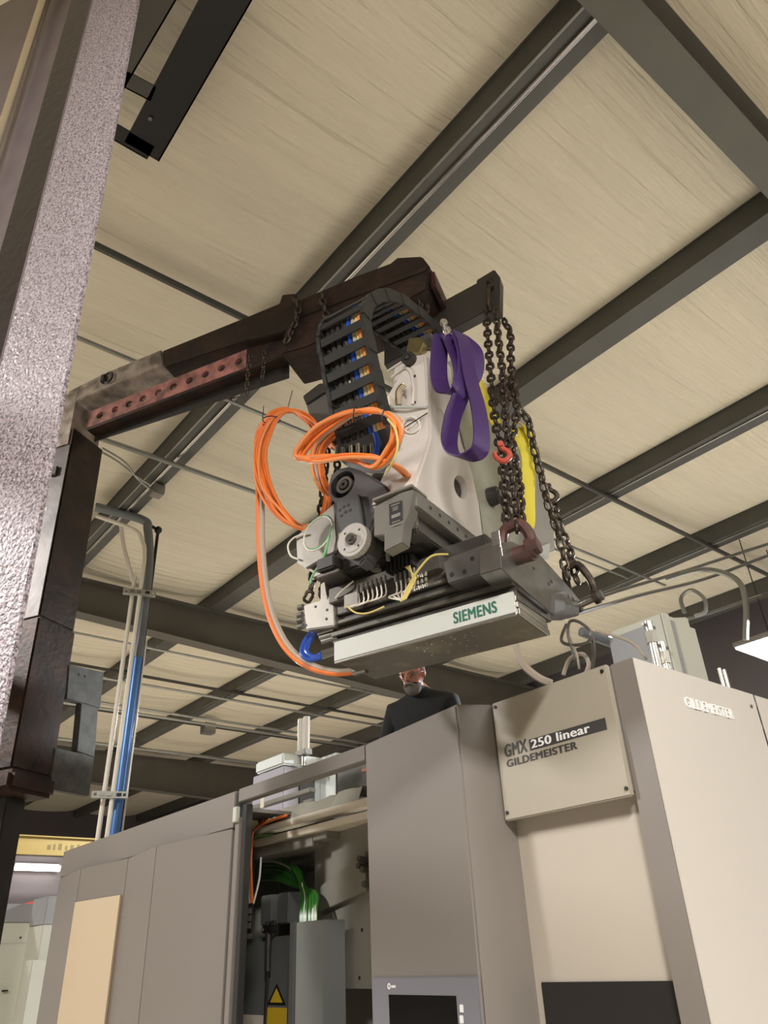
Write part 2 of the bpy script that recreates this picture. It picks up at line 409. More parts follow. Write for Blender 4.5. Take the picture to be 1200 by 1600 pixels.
# upper left corner: roof opening frame of dark angles beside the mast
fq = 5.50
def angle(p, q, wd, ht, label, m='black', nm='angle_iron'):
    a, b = pz(*p, fq), pz(*q, fq); d = (b - a).normalized(); s = V((-d.y, d.x, 0))
    f = Fr(a, d, s, (0, 0, 1)); L = (b - a).length
    o = MB(f).box(0, L, -wd / 2, wd / 2, -.008, 0).box(0, L, wd / 2 - .008, wd / 2, -.008, ht).build(nm, m)
    return o, f, L
FA, FAf, FL = angle((222, 236), (374, -40), .20, .12, '')
tag(FA, 'black angle iron hanging from the roof at the upper left, with one round bolt', 'angle iron')
q = pz(235, 184, fq - .008)
MB().cylw(q + V((0, 0, .01)), q - V((0, 0, .012)), .012, n=6).build('bolt', 'steel', FA)
FB, FBf, FL2 = angle((130, 176), (236, 238), .10, .06, '')
tag(FB, 'short black angle iron meeting the bolted one beside the mast', 'angle iron')
FC, FCf, FL3 = angle((165, 106), (240, 146), .09, .05, '', 'purlin')
tag(FC, 'grey steel strap bridging between mast and the black bolted angle iron', 'angle iron')
FD, FDf, FL4 = angle((170, 124), (257, -30), .16, .05, '', 'rafter')
tag(FD, 'dark grey roof plate beside the top of the mast', 'plate')

# ------------------------------------------------------------------ vertical conduits at the left
def vpipe(pts, D, r, m, label, name='vertical_conduit', grp='vertical conduits at the left'):
    tp = at(*pts[0], D); X0, Y0 = tp.x, tp.y; zb = 0.0
    return tp
CB = pz(237, 830, 5.58); CD = math.hypot(CB.x, CB.y)
side = V((CB.y, -CB.x, 0)).normalized(); UPZ = V((0, 0, 1))
def vline(px_, py_, off=0):
    p = at(px_, py_, CD); return p
pb = vline(232, 900)
def vert(x, y, ztop): p = at(x, y, CD); return V((p.x, p.y, ztop))
zpipe = 2.40
b_top = vert(228, 930, at(228, 930, CD).z)
zm_ = at(212, 1025, CD).z
t = thing('blue_pipe', 'thick blue vertical pipe with a grey upper half at the left', 'pipe', (b_top.x, b_top.y, zpipe))
MB().tubew([(b_top.x, b_top.y, zm_ + .08), b_top, at(233, 870, CD), at(231, 828, CD), at(222, 812, CD), at(150, 792, CD)], .046, 12, smooth=6).build('upper_pipe', 'pipegrey', t)
MB().cylw((b_top.x, b_top.y, zpipe), (b_top.x, b_top.y, zm_ + .05), .044, n=14).build('lower_pipe', 'pipeblue', t)
MB().cylw((b_top.x, b_top.y, zm_ - .02), (b_top.x, b_top.y, zm_ + .1), .053, n=14).build('coupling', 'pipegrey', t)
b2 = vert(243, 860, 4.4); CE = CD + .08
b2 = at(243, 860, CE)
t = thing('black_pipe', 'thin black pipe with an elbow fitting beside the grey pipe bend', 'pipe', (b2.x, b2.y, 2.4))
zel = at(245, 828, CE).z
MB().tubew([(b2.x, b2.y, 2.46), (b2.x, b2.y, zel)], .018, 8).build('riser', 'black', t)
MB().sphere((b2.x, b2.y, zel), .042, 10).build('elbow', 'black', t)
MB().tubew([(b2.x, b2.y, zel), at(212, 808, CE), at(150, 788, CE)], .018, 8).build('branch', 'black', t)
def wpipe(x, y, D, r, tail, label):
    p = at(x, y, D)
    pts = [V((p.x, p.y, zpipe)), p] + [at(*q, D) for q in tail]
    tag(MB().tubew(pts, r, 8, smooth=4).build('vertical_conduit', 'pipewhite'), label, 'conduit', 'vertical conduits at the left')
wpipe(207, 927, CD - .05, .021, [(207, 908), (193, 852), (189, 818)], 'leftmost white vertical conduit, bending left at the top bracket')
wpipe(219, 927, CD - .1, .021, [(226, 865), (222, 845), (210, 828), (150, 806)], 'second white vertical conduit, left of the blue pipe')
p = at(204, 1180, CD + .12)
tag(MB().tubew([(p.x, p.y, zpipe), (p.x, p.y, at(220, 1000, CD + .12).z)], .022, 8).build('vertical_conduit', 'pipewhite'), 'short white vertical conduit behind the right side of the blue pipe', 'conduit', 'vertical conduits at the left')
for (lx, ly), (rx, ry), lab in (((193, 919), (243, 931), 'upper'), ((143, 1240), (200, 1243), 'lower')):
    a, b = at(lx, ly, CD - .13), at(rx, ry, CD - .13); b.z = a.z = (a.z + b.z) / 2
    d = (b - a).normalized(); f = Fr(a, d, V((-d.y, d.x, 0)), (0, 0, 1)); L = (b - a).length
    t = thing('strut_channel', lab + ' slotted strut channel clamping the white and blue pipes', 'strut', a, 'slotted struts on the vertical conduits')
    # slotted face: rails and bridges around real slots
    mb = MB(f).box(0, L, -.004, .04, .022, .028).box(0, L, -.004, .04, -.028, -.022).box(0, L, -.004, 0, .012, .022).box(0, L, -.004, 0, -.022, -.012)
    for i in range(6): x = L * i / 5; mb.box(max(0, x - .018), min(L, x + .018), -.004, 0, -.012, .012)
    mb.build('channel', 'strut', t)
    for i, fr in enumerate((.28, .48, .75)):
        MB(f).box(L * fr - .02, L * fr + .02, -.012, -.004, -.014, .014).build('pipe_clamp', 'black' if fr == .75 else 'steel', t, .003)

# ------------------------------------------------------------------ far background at the left
yb = 15.0
cr = py(25, 1322, yb); cr2 = py(200, 1322, yb)
t = thing('crane_beam', 'yellow crane beam with faint dark lettering, far back at the left', 'crane', (cr.x, yb, 2.9))
zt, zb_ = py(60, 1308, yb).z, py(60, 1334, yb).z
bx(WF, 'beam_web', 'craneyellow', t, cr.x - 2.5, cr2.x + 3.5, yb, yb + .02, zb_, zt)
bx(WF, 'bottom_flange', 'craneyellow', t, cr.x - 2.5, cr2.x + 3.5, yb - .06, yb + .08, zb_ - .02, zb_)
bx(WF, 'top_flange', 'craneyellow', t, cr.x - 2.5, cr2.x + 3.5, yb - .06, yb + .08, zt, zt + .02)
for i, dx in enumerate((0, .10, .19, .31, .40, .52)):      # illegible worn capitals: short smudges
    a = py(74, 1323, yb); bx(WF, 'worn_letter', 'wornprint', t, a.x + dx, a.x + dx + .06 - .02 * (i % 2), yb - .003, yb, a.z - .045, a.z + .03 + .015 * (i % 3))
yl = 16.6
a, b = py(24, 1355, yl), py(93, 1358, yl)
t = thing('tube_light', 'lit fluorescent tube on the far wall at the left', 'light', (a.x, yl, a.z))
MB().cylw((a.x, yl, a.z), (b.x, yl, a.z), .055, n=10).build('tube', 'tube', t)
bx(WF, 'batten', 'cabgrey', t, a.x, b.x, yl + .05, yl + .12, a.z - .05, a.z + .08)
tag(MB().box(2.5, 8.2, yl + .13, yl + .28, 0, py(60, 1338, yl + .13).z).build('partition', 'walldark'), 'dark partition behind the tube light at the far left', 'partition')
def cab(x0, x1, y, z0, z1, m, par, nm, d=.5): return bx(WF, nm, m, par, x0, x1, y, y + d, z0, z1, .006)
yc = 10.2
a = py(0, 1460, yc); b = py(62, 1450, yc); zt = py(30, 1412, yc).z; zm = py(30, 1442, yc).z
t = thing('pale_cabinet', 'pale machine cabinet with grey top band at the far left edge', 'cabinet', (a.x, yc, 0))
cab(a.x - 1.2, b.x, yc, 0, zm, 'palecabinet', t, 'body'); cab(a.x - 1.2, b.x, yc, zm + .003, zt, 'cabgrey', t, 'top_band')
q = py(32, 1465, yc); MB().cylw((q.x, yc - .004, q.z), (q.x, yc + .01, q.z), .012, n=8).build('screw', 'black', t)
d1 = py(5, 1475, yc); d2 = py(48, 1475, yc)
cab(a.x - .6, d2.x, yc - .02, 0, d1.z, 'palecabinet', t, 'door', .02)
q = py(6, 1548, yc); bx(WF, 'handle', 'black', t, q.x - .03, q.x + .03, yc - .05, yc - .02, q.z - .008, q.z + .008, .003)
yc2 = 9.6
a2 = py(66, 1455, yc2); zm2 = py(80, 1445, yc2).z; zt2 = py(80, 1400, yc2).z
t = thing('pale_cabinet', 'narrow pale cabinet with grey top, touching the left end of the machine', 'cabinet', (a2.x, yc2, 0))
cab(a2.x, a2.x + 1.6, yc2, 0, zm2, 'palecabinet', t, 'body'); cab(a2.x, a2.x + 1.6, yc2, zm2 + .003, zt2, 'cabgrey', t, 'top_band')
q = py(48, 1500, yc2 - .25); bx(WF, 'door', 'palecabinet', t, q.x + .02, q.x + .9, yc2 - .25, yc2, 0, q.z, .006)
q = py(60, 1398, 10.6)
tag(MB().box(q.x - .15, q.x + .12, 10.3, 10.6, zt + .0, zt + .03).build('orange_tape', 'tape', bevel=.003), 'orange scrap lying on the pale cabinet at the far left', 'tape')

# ================================================================== THE LATHE
ZT, ZF = 2.5, 2.29
cnc = thing('cnc_lathe', 'big grey enclosed lathe with a folded door, open bay and printed front panel', 'machine', (2.9, 4.2, 0))
# left fascia and the four folded front panels below it
yl0, yl1 = px(100, 1330, 2.30).y, px(368, 1237, 2.30).y
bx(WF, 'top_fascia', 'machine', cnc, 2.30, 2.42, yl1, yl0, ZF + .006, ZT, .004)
P = [pz(93, 1372, ZF), pz(127, 1357, ZF), pz(205, 1341, ZF), pz(245, 1322, ZF), pz(365, 1293, ZF)]
P = [(p.x, p.y) for p in P]; P[0] = (2.30, yl0); P[4] = (2.30, yl1 + .01); P[2] = (P[2][0] - .02, P[2][1])
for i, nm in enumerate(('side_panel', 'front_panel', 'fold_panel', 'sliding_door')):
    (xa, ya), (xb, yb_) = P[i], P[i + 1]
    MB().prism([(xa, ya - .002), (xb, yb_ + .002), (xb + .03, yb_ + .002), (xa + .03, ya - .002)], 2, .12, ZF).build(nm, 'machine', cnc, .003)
# tan cover sheet on the flat front panel
(xa, ya), (xb, yb_) = P[1], P[2]
d = V((xb - xa, yb_ - ya, 0)).normalized(); nrm = V((d.y, -d.x, 0)); nrm *= -1 if nrm.x > 0 else 1
TF = Fr((xa, ya, 0), d, nrm, (0, 0, 1))
c = [TF.pick(*q, 1, .02) for q in ((118, 1408), (187, 1400), (88, 1600), (163, 1600))]
MB(TF).box((c[0][0] + c[2][0]) / 2, (c[1][0] + c[3][0]) / 2, .002, .02, .7, (c[0][2] + c[1][2]) / 2).build('tan_sheet', 'tan', cnc, .002, label='tan sheet fixed on the front panel')
# hinge post and gaskets at the left of the open bay
ybar0 = px(375, 1245, 2.30).y
bx(WF, 'door_edge', 'gasket', cnc, 2.31, 2.36, ybar0 + .02, yl1 - .004, .12, ZT - .01)
bx(WF, 'hinge_rail', 'machine', cnc, 2.285, 2.33, ybar0 - .035, ybar0 + .015, .12, ZT - .16, .003)
bx(WF, 'hinge_gasket', 'gasket', cnc, 2.30, 2.34, ybar0 - .09, ybar0 - .04, .12, 2.405, .003)
q = px(372, 1272, 2.27); bx(WF, 'hinge_block', 'palecabinet', cnc, 2.265, 2.29, ybar0 - .03, ybar0 + .015, q.z - .04, q.z + .045, .004)
ybx = px(570, 1163, 2.29).y
bx(WF, 'bay_top_bar', 'machine', cnc, 2.29, 2.35, ybx, ybar0, 2.425, ZT, .004)
# box door with slanted front and chamfer
A1 = pz(570, 1163, ZT); A2 = pz(712, 1100, ZT); A3 = pz(766, 1100, ZT)
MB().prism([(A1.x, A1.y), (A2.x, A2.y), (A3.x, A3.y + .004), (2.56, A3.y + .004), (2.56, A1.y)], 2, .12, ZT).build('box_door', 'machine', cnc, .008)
# control panel on the box door
d = V((A2.x - A1.x, A2.y - A1.y, 0)).normalized(); nrm = V((-abs(d.y), 0, 0)); nrm = V((d.y, -d.x, 0)); nrm *= -1 if nrm.x > 0 else 1
DF = Fr((A1.x, A1.y, 0), d, nrm, (0, 0, 1))
c0, c1 = DF.pick(580, 1526, 1, .012), DF.pick(745, 1527, 1, .012); wz = (c0[2] + c1[2]) / 2
cp = MB(DF).box(c0[0], c1[0], .001, .012, wz - .75, wz).build('control_panel', 'screenbezel', cnc, .004)
s0, s1 = DF.pick(607, 1554, 1, .014), DF.pick(712, 1556, 1, .014)
MB(DF).box(s0[0], s1[0], .012, .0135, s0[2] - .5, (s0[2] + s1[2]) / 2).build('screen', 'screen', cp)
for yy in (1576, 1593):
    k = DF.pick(722, yy, 1, .012); MB(DF).box(k[0] - .011, k[0] + .011, .012, .016, k[2] - .013, k[2] + .013).build('key', 'emblem', cp, .002)
k = DF.pick(608, 1541, 1, .012)
MB(DF).cyl((k[0], .012, k[2]), (k[0], .0135, k[2]), .011, n=16, hole=.006).build('emblem', 'emblem', cp)
mb = MB(DF)
for i in range(4): mb.box(k[0] + .017 + i * .008, k[0] + .023 + i * .008, .012, .013, k[2] - .005, k[2] + .003)
mb.build('worn_print', 'emblem', cp)
# printed panel, its housing, recess and dark window
yp0, yp1 = 1.562, 2.145
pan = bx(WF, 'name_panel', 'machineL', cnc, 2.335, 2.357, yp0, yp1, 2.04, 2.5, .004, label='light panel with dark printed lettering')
for sx, sy in ((774, 1105), (941, 1049), (793, 1270), (979, 1232)):
    q = px(sx, sy, 2.335); MB().cylw((2.330, q.y, q.z), (2.336, q.y, q.z), .007, n=10).build('screw', 'black', pan)
PFx = 2.335
def onp(x, y): return px(x, y, PFx)
yR = onp(947, 1130).y; zt = (onp(947, 1123).z + onp(840, 1150).z) / 2; zb = zt - .042
y250 = onp(827, 1160).y
MB().box(PFx - .0012, PFx, yR, y250, zb, zt).build('print_bar', 'print', pan)
text('250 linear', WF, (PFx - .0013, y250 - .008, zb + .007), (0, -1, 0), (0, 0, 1), .033, 'emblem', 'letter', pan, width=.285, bold=.03)
yG = onp(788, 1170).y
text('GMX', WF, (PFx - .0005, yG, zb + .001), (0, -1, 0), (0, 0, 1), .05, 'print', 'letter', pan, width=yG - y250 - .012, bold=.045)
text('GILDEMEISTER', WF, (PFx - .0005, yG - .004, zb - .038), (0, -1, 0), (0, 0, 1), .028, 'print', 'letter', pan, width=yG - onp(901, 1165).y, bold=.05)
bx(WF, 'panel_housing', 'machine', cnc, 2.36, 2.58, yp0, yp1, 2.06, 2.495)
bx(WF, 'recess_face', 'recess', cnc, 2.41, 2.45, yp0, yp1 + .04, .12, 2.06)
q = px(850, 1562, 2.408); wzt = px(900, 1534, 2.408).z
wn = bx(WF, 'door_window', 'windowglass', cnc, 2.402, 2.409, yp0, q.y, .7, wzt, .002)
# right end housing
bx(WF, 'corner_column', 'machine', cnc, 2.36, 2.46, 1.4652, 1.56, .12, ZT)
xe = py(1175, 1083, 1.4625).x
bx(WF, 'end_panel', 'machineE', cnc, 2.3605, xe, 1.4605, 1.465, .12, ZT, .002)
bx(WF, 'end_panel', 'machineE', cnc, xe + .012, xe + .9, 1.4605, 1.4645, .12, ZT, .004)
q0, q1 = py(1068, 1093, 1.4625), py(1143, 1112, 1.4625)
text('GILDEMEISTER', WF, (q0.x, 1.461, q0.z - .028), (1, 0, 0), (0, 0, 1), .042, 'emblem', 'raised_lettering', cnc, width=q1.x - q0.x, th=.004, bold=.015)
q = py(1183, 1101, 1.4625); MB().cylw((xe - .05, 1.455, 2.44), (xe - .05, 1.463, 2.44), .007, n=10).build('screw', 'steel', cnc)
# roof sheets, back and bed
bx(WF, 'roof_sheet', 'machine', cnc, 2.56, xe + .9, 1.5, 2.5, 2.47, 2.49)
bx(WF, 'roof_sheet', 'machine', cnc, 2.42, 3.6, 4.3, yl0, 2.40, 2.42)
bx(WF, 'back_panel', 'machine', cnc, 3.6, 3.64, 1.5, yl0, .12, 2.45)
bx(WF, 'end_wall', 'machine', cnc, 2.34, 3.6, yl0 - .04, yl0, .12, 2.45)
bx(WF, 'base', 'cabgrey', cnc, 2.36, 3.6, 1.52, yl0 - .02, 0, .12)
bx(WF, 'bed', 'machineint', cnc, 3.06, 3.58, 2.6, 4.6, .13, 1.52)
# ---- the open bay
def bar(p0, p1, p2, p3, X, dx, nm, m, bev=.003):     # front face corners TL TR BR BL on plane X
    c = [px(*q, X) for q in (p0, p1, p2, p3)]
    ya, yb_ = (c[0].y + c[3].y) / 2, (c[1].y + c[2].y) / 2
    return MB().box(X, X + dx, yb_, ya, (c[2].z + c[3].z) / 2, (c[0].z + c[1].z) / 2).build(nm, m, cnc, bev)
bar((400, 1290), (572, 1250), (572, 1262), (396, 1303), 2.62, .08, 'cross_channel', 'beamcream')
bar((395, 1312), (572, 1268), (572, 1281), (395, 1322), 2.60, .22, 'cross_channel', 'beamcream')
c = [px(*q, 2.70) for q in ((404, 1326), (478, 1327), (505, 1340), (405, 1336))]
MB().box(2.64, 2.84, c[2].y + .02, c[0].y, c[3].z - .03, c[0].z - .005).build('channel_bracket', 'machineint', cnc, .004)
MB().prism([(2.64, c[2].y - .12), (2.84, c[2].y - .12), (2.84, c[2].y + .02), (2.64, c[2].y + .02)], 2, c[3].z - .005, c[0].z + .02).build('channel_bracket', 'machineint', cnc, .004)
bar((386, 1246), (484, 1247), (484, 1256), (386, 1251), 3.0, .05, 'rear_bar', 'machineint')
c = px(484, 1262, 2.9); bx(WF, 'angle_lug', 'alu', cnc, 2.88, 2.9, c.y - .05, c.y + .05, c.z - .04, c.z + .05, .002)
c = px(410, 1252, 2.75); bx(WF, 'tag_strip', 'beamcream', cnc, 2.74, 2.745, c.y - .035, c.y + .01, c.z - .045, c.z + .06)
# crumpled dark cover sheet above the channels
vs = []; n_ = 18; rr = random.Random(5)
for i in range(n_ + 1):
    t_ = i / n_; q = px(415 + 160 * t_, 1274 - 44 * t_ + rr.uniform(-2.5, 2.5), 2.78)
    vs += [(2.70, q.y, q.z - .10), (2.74 + rr.uniform(-.015, .015), q.y, q.z), (2.98, q.y, q.z + .02 + rr.uniform(-.02, .02))]
MB().addw(vs, [(i * 3 + j, i * 3 + 3 + j, i * 3 + 4 + j, i * 3 + 1 + j) for i in range(n_) for j in range(2)]).build('crumpled_cover', 'machineint', cnc, sharp=20)
# bay back sheet, slanted sheet metal with holes, duct
bx(WF, 'bay_back_sheet', 'machineint', cnc, 3.0, 3.03, 2.6, 5.2, .13, 2.28)
bx(WF, 'bay_side_sheet', 'machineint', cnc, 2.40, 3.0, ybar0 + 1.0, ybar0 + 1.02, .13, 2.40)
S0, S1 = px(492, 1345, 2.78), px(574, 1300, 2.62)
MB().prism([(2.78, S0.y), (2.56, 2.62), (2.58, 2.62), (2.80, S0.y)], 2, px(530, 1545, 2.7).z, S0.z + .12).build('slanted_sheet', 'machineint', cnc)
SLF_d = V((2.56 - 2.78, 2.62 - S0.y, 0)).normalized(); n2 = V((SLF_d.y, -SLF_d.x, 0)); n2 *= -1 if n2.x > 0 else 1
SLF = Fr((2.78, S0.y, 0), SLF_d, n2, (0, 0, 1))
for hx, hy in ((543, 1372), (551, 1369), (566, 1453), (562, 1528)):
    k = SLF.pick(hx, hy, 1, 0); MB(SLF).cyl((k[0], -.002, k[2]), (k[0], .003, k[2]), .009, n=10).build('bolt', 'black', cnc)
k = SLF.pick(525, 1400, 1, .03)
MB(SLF).prism([tuple(SLF.pick(*q, 1, .03)[i] for i in (0, 2)) for q in ((500, 1385), (570, 1330), (572, 1392), (500, 1425))], 1, .002, .03).build('diagonal_guard', 'machineint', cnc, .003)
for i, (hx, hy) in enumerate(((561, 1345), (566, 1362), (569, 1385), (560, 1356))):
    k = SLF.pick(hx, hy, 1, .07)
    MB(SLF).cyl((k[0], .0, k[2]), (k[0] + .01, .08, k[2] + .01), .016, n=8).build('hose_fitting', 'steeldark', cnc)
c0, c1 = px(463, 1441, 2.52), px(505, 1437, 2.52)
bx(WF, 'cable_duct', 'machineduct', cnc, 2.52, 2.66, c1.y, c0.y, .13, (c0.z + c1.z) / 2, .004)
c0 = px(458, 1440, 2.60); bx(WF, 'duct_flange', 'machineduct', cnc, 2.60, 2.62, c0.y - .01, c0.y + .03, .13, c0.z)
# switch boxes with dark cable connectors
e0, e1_, e2_ = px(408, 1400, 2.78), px(425, 1445, 2.78), px(450, 1440, 2.78)
bx(WF, 'terminal_box', 'machineduct', cnc, 2.78, 2.95, px(424, 1420, 2.78).y, e0.y, e1_.z, e0.z, .006)
bx(WF, 'terminal_box', 'machineduct', cnc, 2.78, 2.95, e2_.y, px(433, 1420, 2.78).y, e1_.z, e0.z, .006)
bx(WF, 'terminal_plate', 'machineduct', cnc, 2.95, 2.98, e2_.y - .1, e0.y + .05, e1_.z - .06, e0.z + .12, .003)
k0 = px(420, 1452, 2.74)
mb = MB().box(2.72, 2.78, k0.y - .06, k0.y + .055, k0.z - .02, k0.z + .02).build('plug_strip', 'black', cnc, .006)
for dy in (-.045, -.02, .035): MB().cylw((2.75, k0.y + dy, k0.z + .02), (2.75, k0.y + dy, k0.z + .045), .012, n=8).build('plug', 'black', cnc)
bx(WF, 'plug_label', 'alu', cnc, 2.717, 2.72, k0.y + .03, k0.y + .05, k0.z - .01, k0.z + .01)
MB().tubew([(2.74, k0.y, k0.z), (2.735, k0.y - .005, k0.z - .13), (2.735, k0.y - .01, k0.z - .22)], [.02] * 6 + [.018] * 7, 8, smooth=6).build('cable_gland', 'steelblack', cnc)
MB().tubew([(2.735, k0.y - .01, k0.z - .2), (2.735, k0.y - .0, k0.z - .5), (2.735, k0.y + .01, k0.z - 1.0)], .009, 6, smooth=4).build('black_cable', 'black', cnc)
q = px(390, 1435, 2.42)
lp = bx(WF, 'rating_plate', 'black', cnc, 2.415, 2.42, q.y - .035, q.y + .03, q.z - .075, q.z + .075)
for i in range(3): bx(WF, 'plate_field', 'alu', lp, 2.4135, 2.415, q.y - .026, q.y + .021, q.z - .05 + i * .036, q.z - .022 + i * .036)
# warning triangle and labels
XL = 2.775
tr = [px(*p, XL) for p in ((432, 1537), (446, 1570), (417, 1570))]
zb3 = (tr[1].z + tr[2].z) / 2
bx(WF, 'bay_front_sheet', 'machineduct', cnc, XL + .004, XL + .02, px(455, 1560, XL).y, ybar0 + .7, .13, k0.z - .04)
cx = sum(p.y for p in tr) / 3; cz = (tr[0].z + 2 * zb3) / 3
tw = MB().prism([(tr[0].y, tr[0].z), (tr[1].y, zb3), (tr[2].y, zb3)], 0, XL + .001, XL + .004).build('warning_triangle', 'black', cnc)
MB().prism([(cx + (p[0] - cx) * .68, cz + (p[1] - cz) * .68) for p in ((tr[0].y, tr[0].z), (tr[1].y, zb3), (tr[2].y, zb3))], 0, XL, XL + .001).build('triangle_field', 'signyellow', tw)
q0, q1 = px(416, 1574, XL), px(447, 1574, XL)
yl_ = MB().box(XL + .001, XL + .004, q1.y, q0.y, q0.z - .16, q0.z).build('yellow_label', 'signyellow', cnc)
q0, q1 = px(374, 1585, XL), px(415, 1582, XL)
MB().box(XL + .001, XL + .004, q1.y, q0.y, q0.z - .12, q0.z).build('paper_label', 'paper', cnc)
# cables inside the bay
gr = MB()
rr = random.Random(2)
for i in range(24):
    o1, o2 = rr.uniform(-1, 1), rr.uniform(-1, 1)
    pts = [px(408 + o1 * 3, 1356 + o2 * 20, 2.86 + o1 * .03), px(432 + o1 * 4, 1356 + o2 * 19, 2.80), px(462 + o1 * 6, 1370 + o2 * 16, 2.74), px(482 + o2 * 12, 1395 + o1 * 4, 2.68), px(482 + o2 * 13, 1425, 2.62), px(482 + o2 * 13, 1470, 2.60)]
    MB().tubew(pts, .0072, 6, smooth=5).build('green_cable', 'greencable' if i % 9 else 'whitewire', cnc)
for i in range(5):
    o1 = (i - 2) / 2
    pts = [px(430 + o1 * 18, 1278 - o1 * 4, 2.60), px(398 + o1 * 2, 1297 - o1 * 3, 2.59), px(389 + o1 * 4, 1330, 2.56), px(389 + o1 * 4, 1375, 2.55), px(391 + o1 * 4, 1412, 2.55)]
    MB().tubew(pts, .008, 6, smooth=5).build('bay_cable', ('orange', 'orange', 'whitewire', 'orange2', 'orange')[i], cnc)
for i in range(3):
    o1 = (i - 1)
    MB().tubew([px(418 + 8 * o1, 1305, 2.595), px(397, 1309 + o1, 2.588), px(393 + o1, 1322, 2.58)], .005, 6, smooth=5).build('thin_wire', ('greenwire', 'yellowwire', 'greenwire')[i], cnc)
MB().tubew([px(408, 1340, 2.6), px(405, 1375, 2.56), px(396, 1412, 2.55)], .006, 6, smooth=5).build('bay_cable', 'whitewire', cnc)
MB().cylw(px(395, 1280, 2.7), px(395, 1287, 2.62), .035, n=10).build('cable_gland', 'brass', cnc)

# ------------------------------------------------------------------ things on and behind the lathe
X3 = 3.7
a, b, c_, d_ = px(400, 1197, X3), px(463, 1180, X3), px(398, 1238, X3), px(525, 1180, X3)
t = thing('white_cabinet', 'white and lavender cabinet standing behind the open bay of the lathe', 'cabinet', (X3, (a.y + b.y) / 2, 1.5))
ym = px(441, 1183, X3).y; yl_ = px(392, 1230, X3).y; yr = px(502, 1190, X3).y
zt = px(441, 1176, X3).z; zs = px(441, 1196, X3).z
Yc = px(441, 1220, X3).y; Xd = py(467, 1220, Yc).x; Xh = py(508, 1190, Yc).x
bx(WF, 'hood', 'whitecab', t, X3, min(Xh, X3 + 1.2), Yc, px(399, 1200, X3).y, zs + .01, zt, .015)
bx(WF, 'upper_body', 'lavendercab', t, X3 + .02, Xd, Yc + .01, yl_, 1.55, zs, .006)
q = px(525, 1195, 4.2); bx(WF, 'rear_hood', 'whitecab', t, 4.2, 4.28, q.y, q.y + 1.0, zs, px(512, 1180, 4.2).z, .006)
for (xa, xb) in ((441, 467), (493, 501), (502, 525)):
    q0, q1 = px(xa, 1220, 4.2), px(xb, 1220, 4.2); bx(WF, 'white_panel', 'whitecab', t, 4.19, 4.2, q1.y, q0.y, 1.6, zs - .02, .003)
bx(WF, 'dark_gap', 'black', t, 4.2, 4.23, px(493, 1220, 4.2).y, px(467, 1220, 4.2).y, 1.6, zs)
q0, q1 = px(527, 1220, 4.5), px(600, 1180, 4.5)
tag(MB().box(4.5, 4.55, q1.y, q0.y, .6, px(540, 1175, 4.5).z).build('dark_screen', 'motorgrey', bevel=.004), 'dark grey screen behind the bay, right of the white cabinet', 'screen')
# cylinder hung above the white cabinet
q0, q1, q2 = px(475, 1122, 3.9), px(475, 1172, 3.9), px(476, 1196, 3.9)
t = thing('air_cylinder', 'pale double-barrelled cylinder standing up from the white cabinet', 'cylinder', q2)
for dy in (-.045, .045): MB().cylw((q0.x, q0.y + dy, q0.z), (q1.x, q0.y + dy, q1.z), .032, n=12).build('barrel', 'pipewhite', t)
bx(WF, 'end_cap', 'alu', t, q1.x - .04, q1.x + .04, q0.y - .085, q0.y + .085, q1.z - .05, q1.z, .004)
MB().cylw((q1.x, q0.y, q1.z - .05), (q1.x, q0.y, q2.z), .022, n=10).build('rod', 'steel', t)
# motor with ribbed pale cover on the right top
Y2 = 2.0
a, b, cc = py(1036, 956, Y2), py(1078, 961, Y2), py(1103, 1056, Y2)
t = thing('spindle_motor', 'tall pale ribbed motor cover standing on top of the lathe at right', 'motor', (a.x, Y2, 2.49))
sh = [(a.x, a.z), ((a.x + b.x) / 2, a.z + .006), (b.x, b.z - .005), (py(1092, 1001, Y2).x - .02, py(1092, 1001, Y2).z), (cc.x - .03, 2.49), (a.x, 2.49)]
MB().prism(sh, 1, Y2 + .015, Y2 + .35).build('body', 'palecabinet', t, .008)
MB().box(a.x, a.x + .055, Y2, Y2 + .02, 2.49, a.z).build('front_rib', 'palecabinet', t, .004)
MB().box(a.x + .10, b.x + .02, Y2, Y2 + .02, 2.49, a.z - .03).build('front_rib', 'palecabinet', t, .004)
MB().box(a.x + .06, a.x + .095, Y2 + .005, Y2 + .02, 2.49, a.z - .03).build('groove', 'cabgrey', t)
q = py(1014, 975, Y2 + .1)
MB().box(a.x - .05, a.x - .003, Y2 + .1, Y2 + .34, 2.49, q.z - .02).build('shaded_side', 'cabgrey', t, .006)  # left side in darker grey, its shade put into the colour
for k_, (p, r_) in enumerate((((1016, 990), .03), ((1037, 1022), .026))):
    q = py(*p, Y2 - .12)
    t = thing('pipe_fitting', ('left taller' if k_ == 0 else 'right shorter') + ' bright pipe fitting in front of the pale motor cover', 'fitting', (q.x, q.y, 2.49), 'bright pipe fittings')
    MB().cylw((q.x, q.y, 2.49), (q.x, q.y, q.z + .06), r_ * .7, n=12).build('pipe', 'alubright', t)
    MB().cylw((q.x, q.y, q.z - .05), (q.x, q.y, q.z + .01), r_, n=6).build('hex_nut', 'alubright', t)
    MB().cylw((q.x - .05, q.y, q.z + .04), (q.x + .05, q.y, q.z + .04), .009, n=8).build('handle', 'alu', t)
q = py(1130, 1056, Y2)
t = thing('pipe_fitting', 'small pair of bright pipe ends right of the pale motor cover', 'fitting', (q.x, Y2, 2.49), 'bright pipe fittings')
for dx in (-.02, .03): MB().cylw((q.x + dx, Y2, 2.49), (q.x + dx, Y2, q.z + .04), .012, n=10).build('pipe', 'alubright', t)
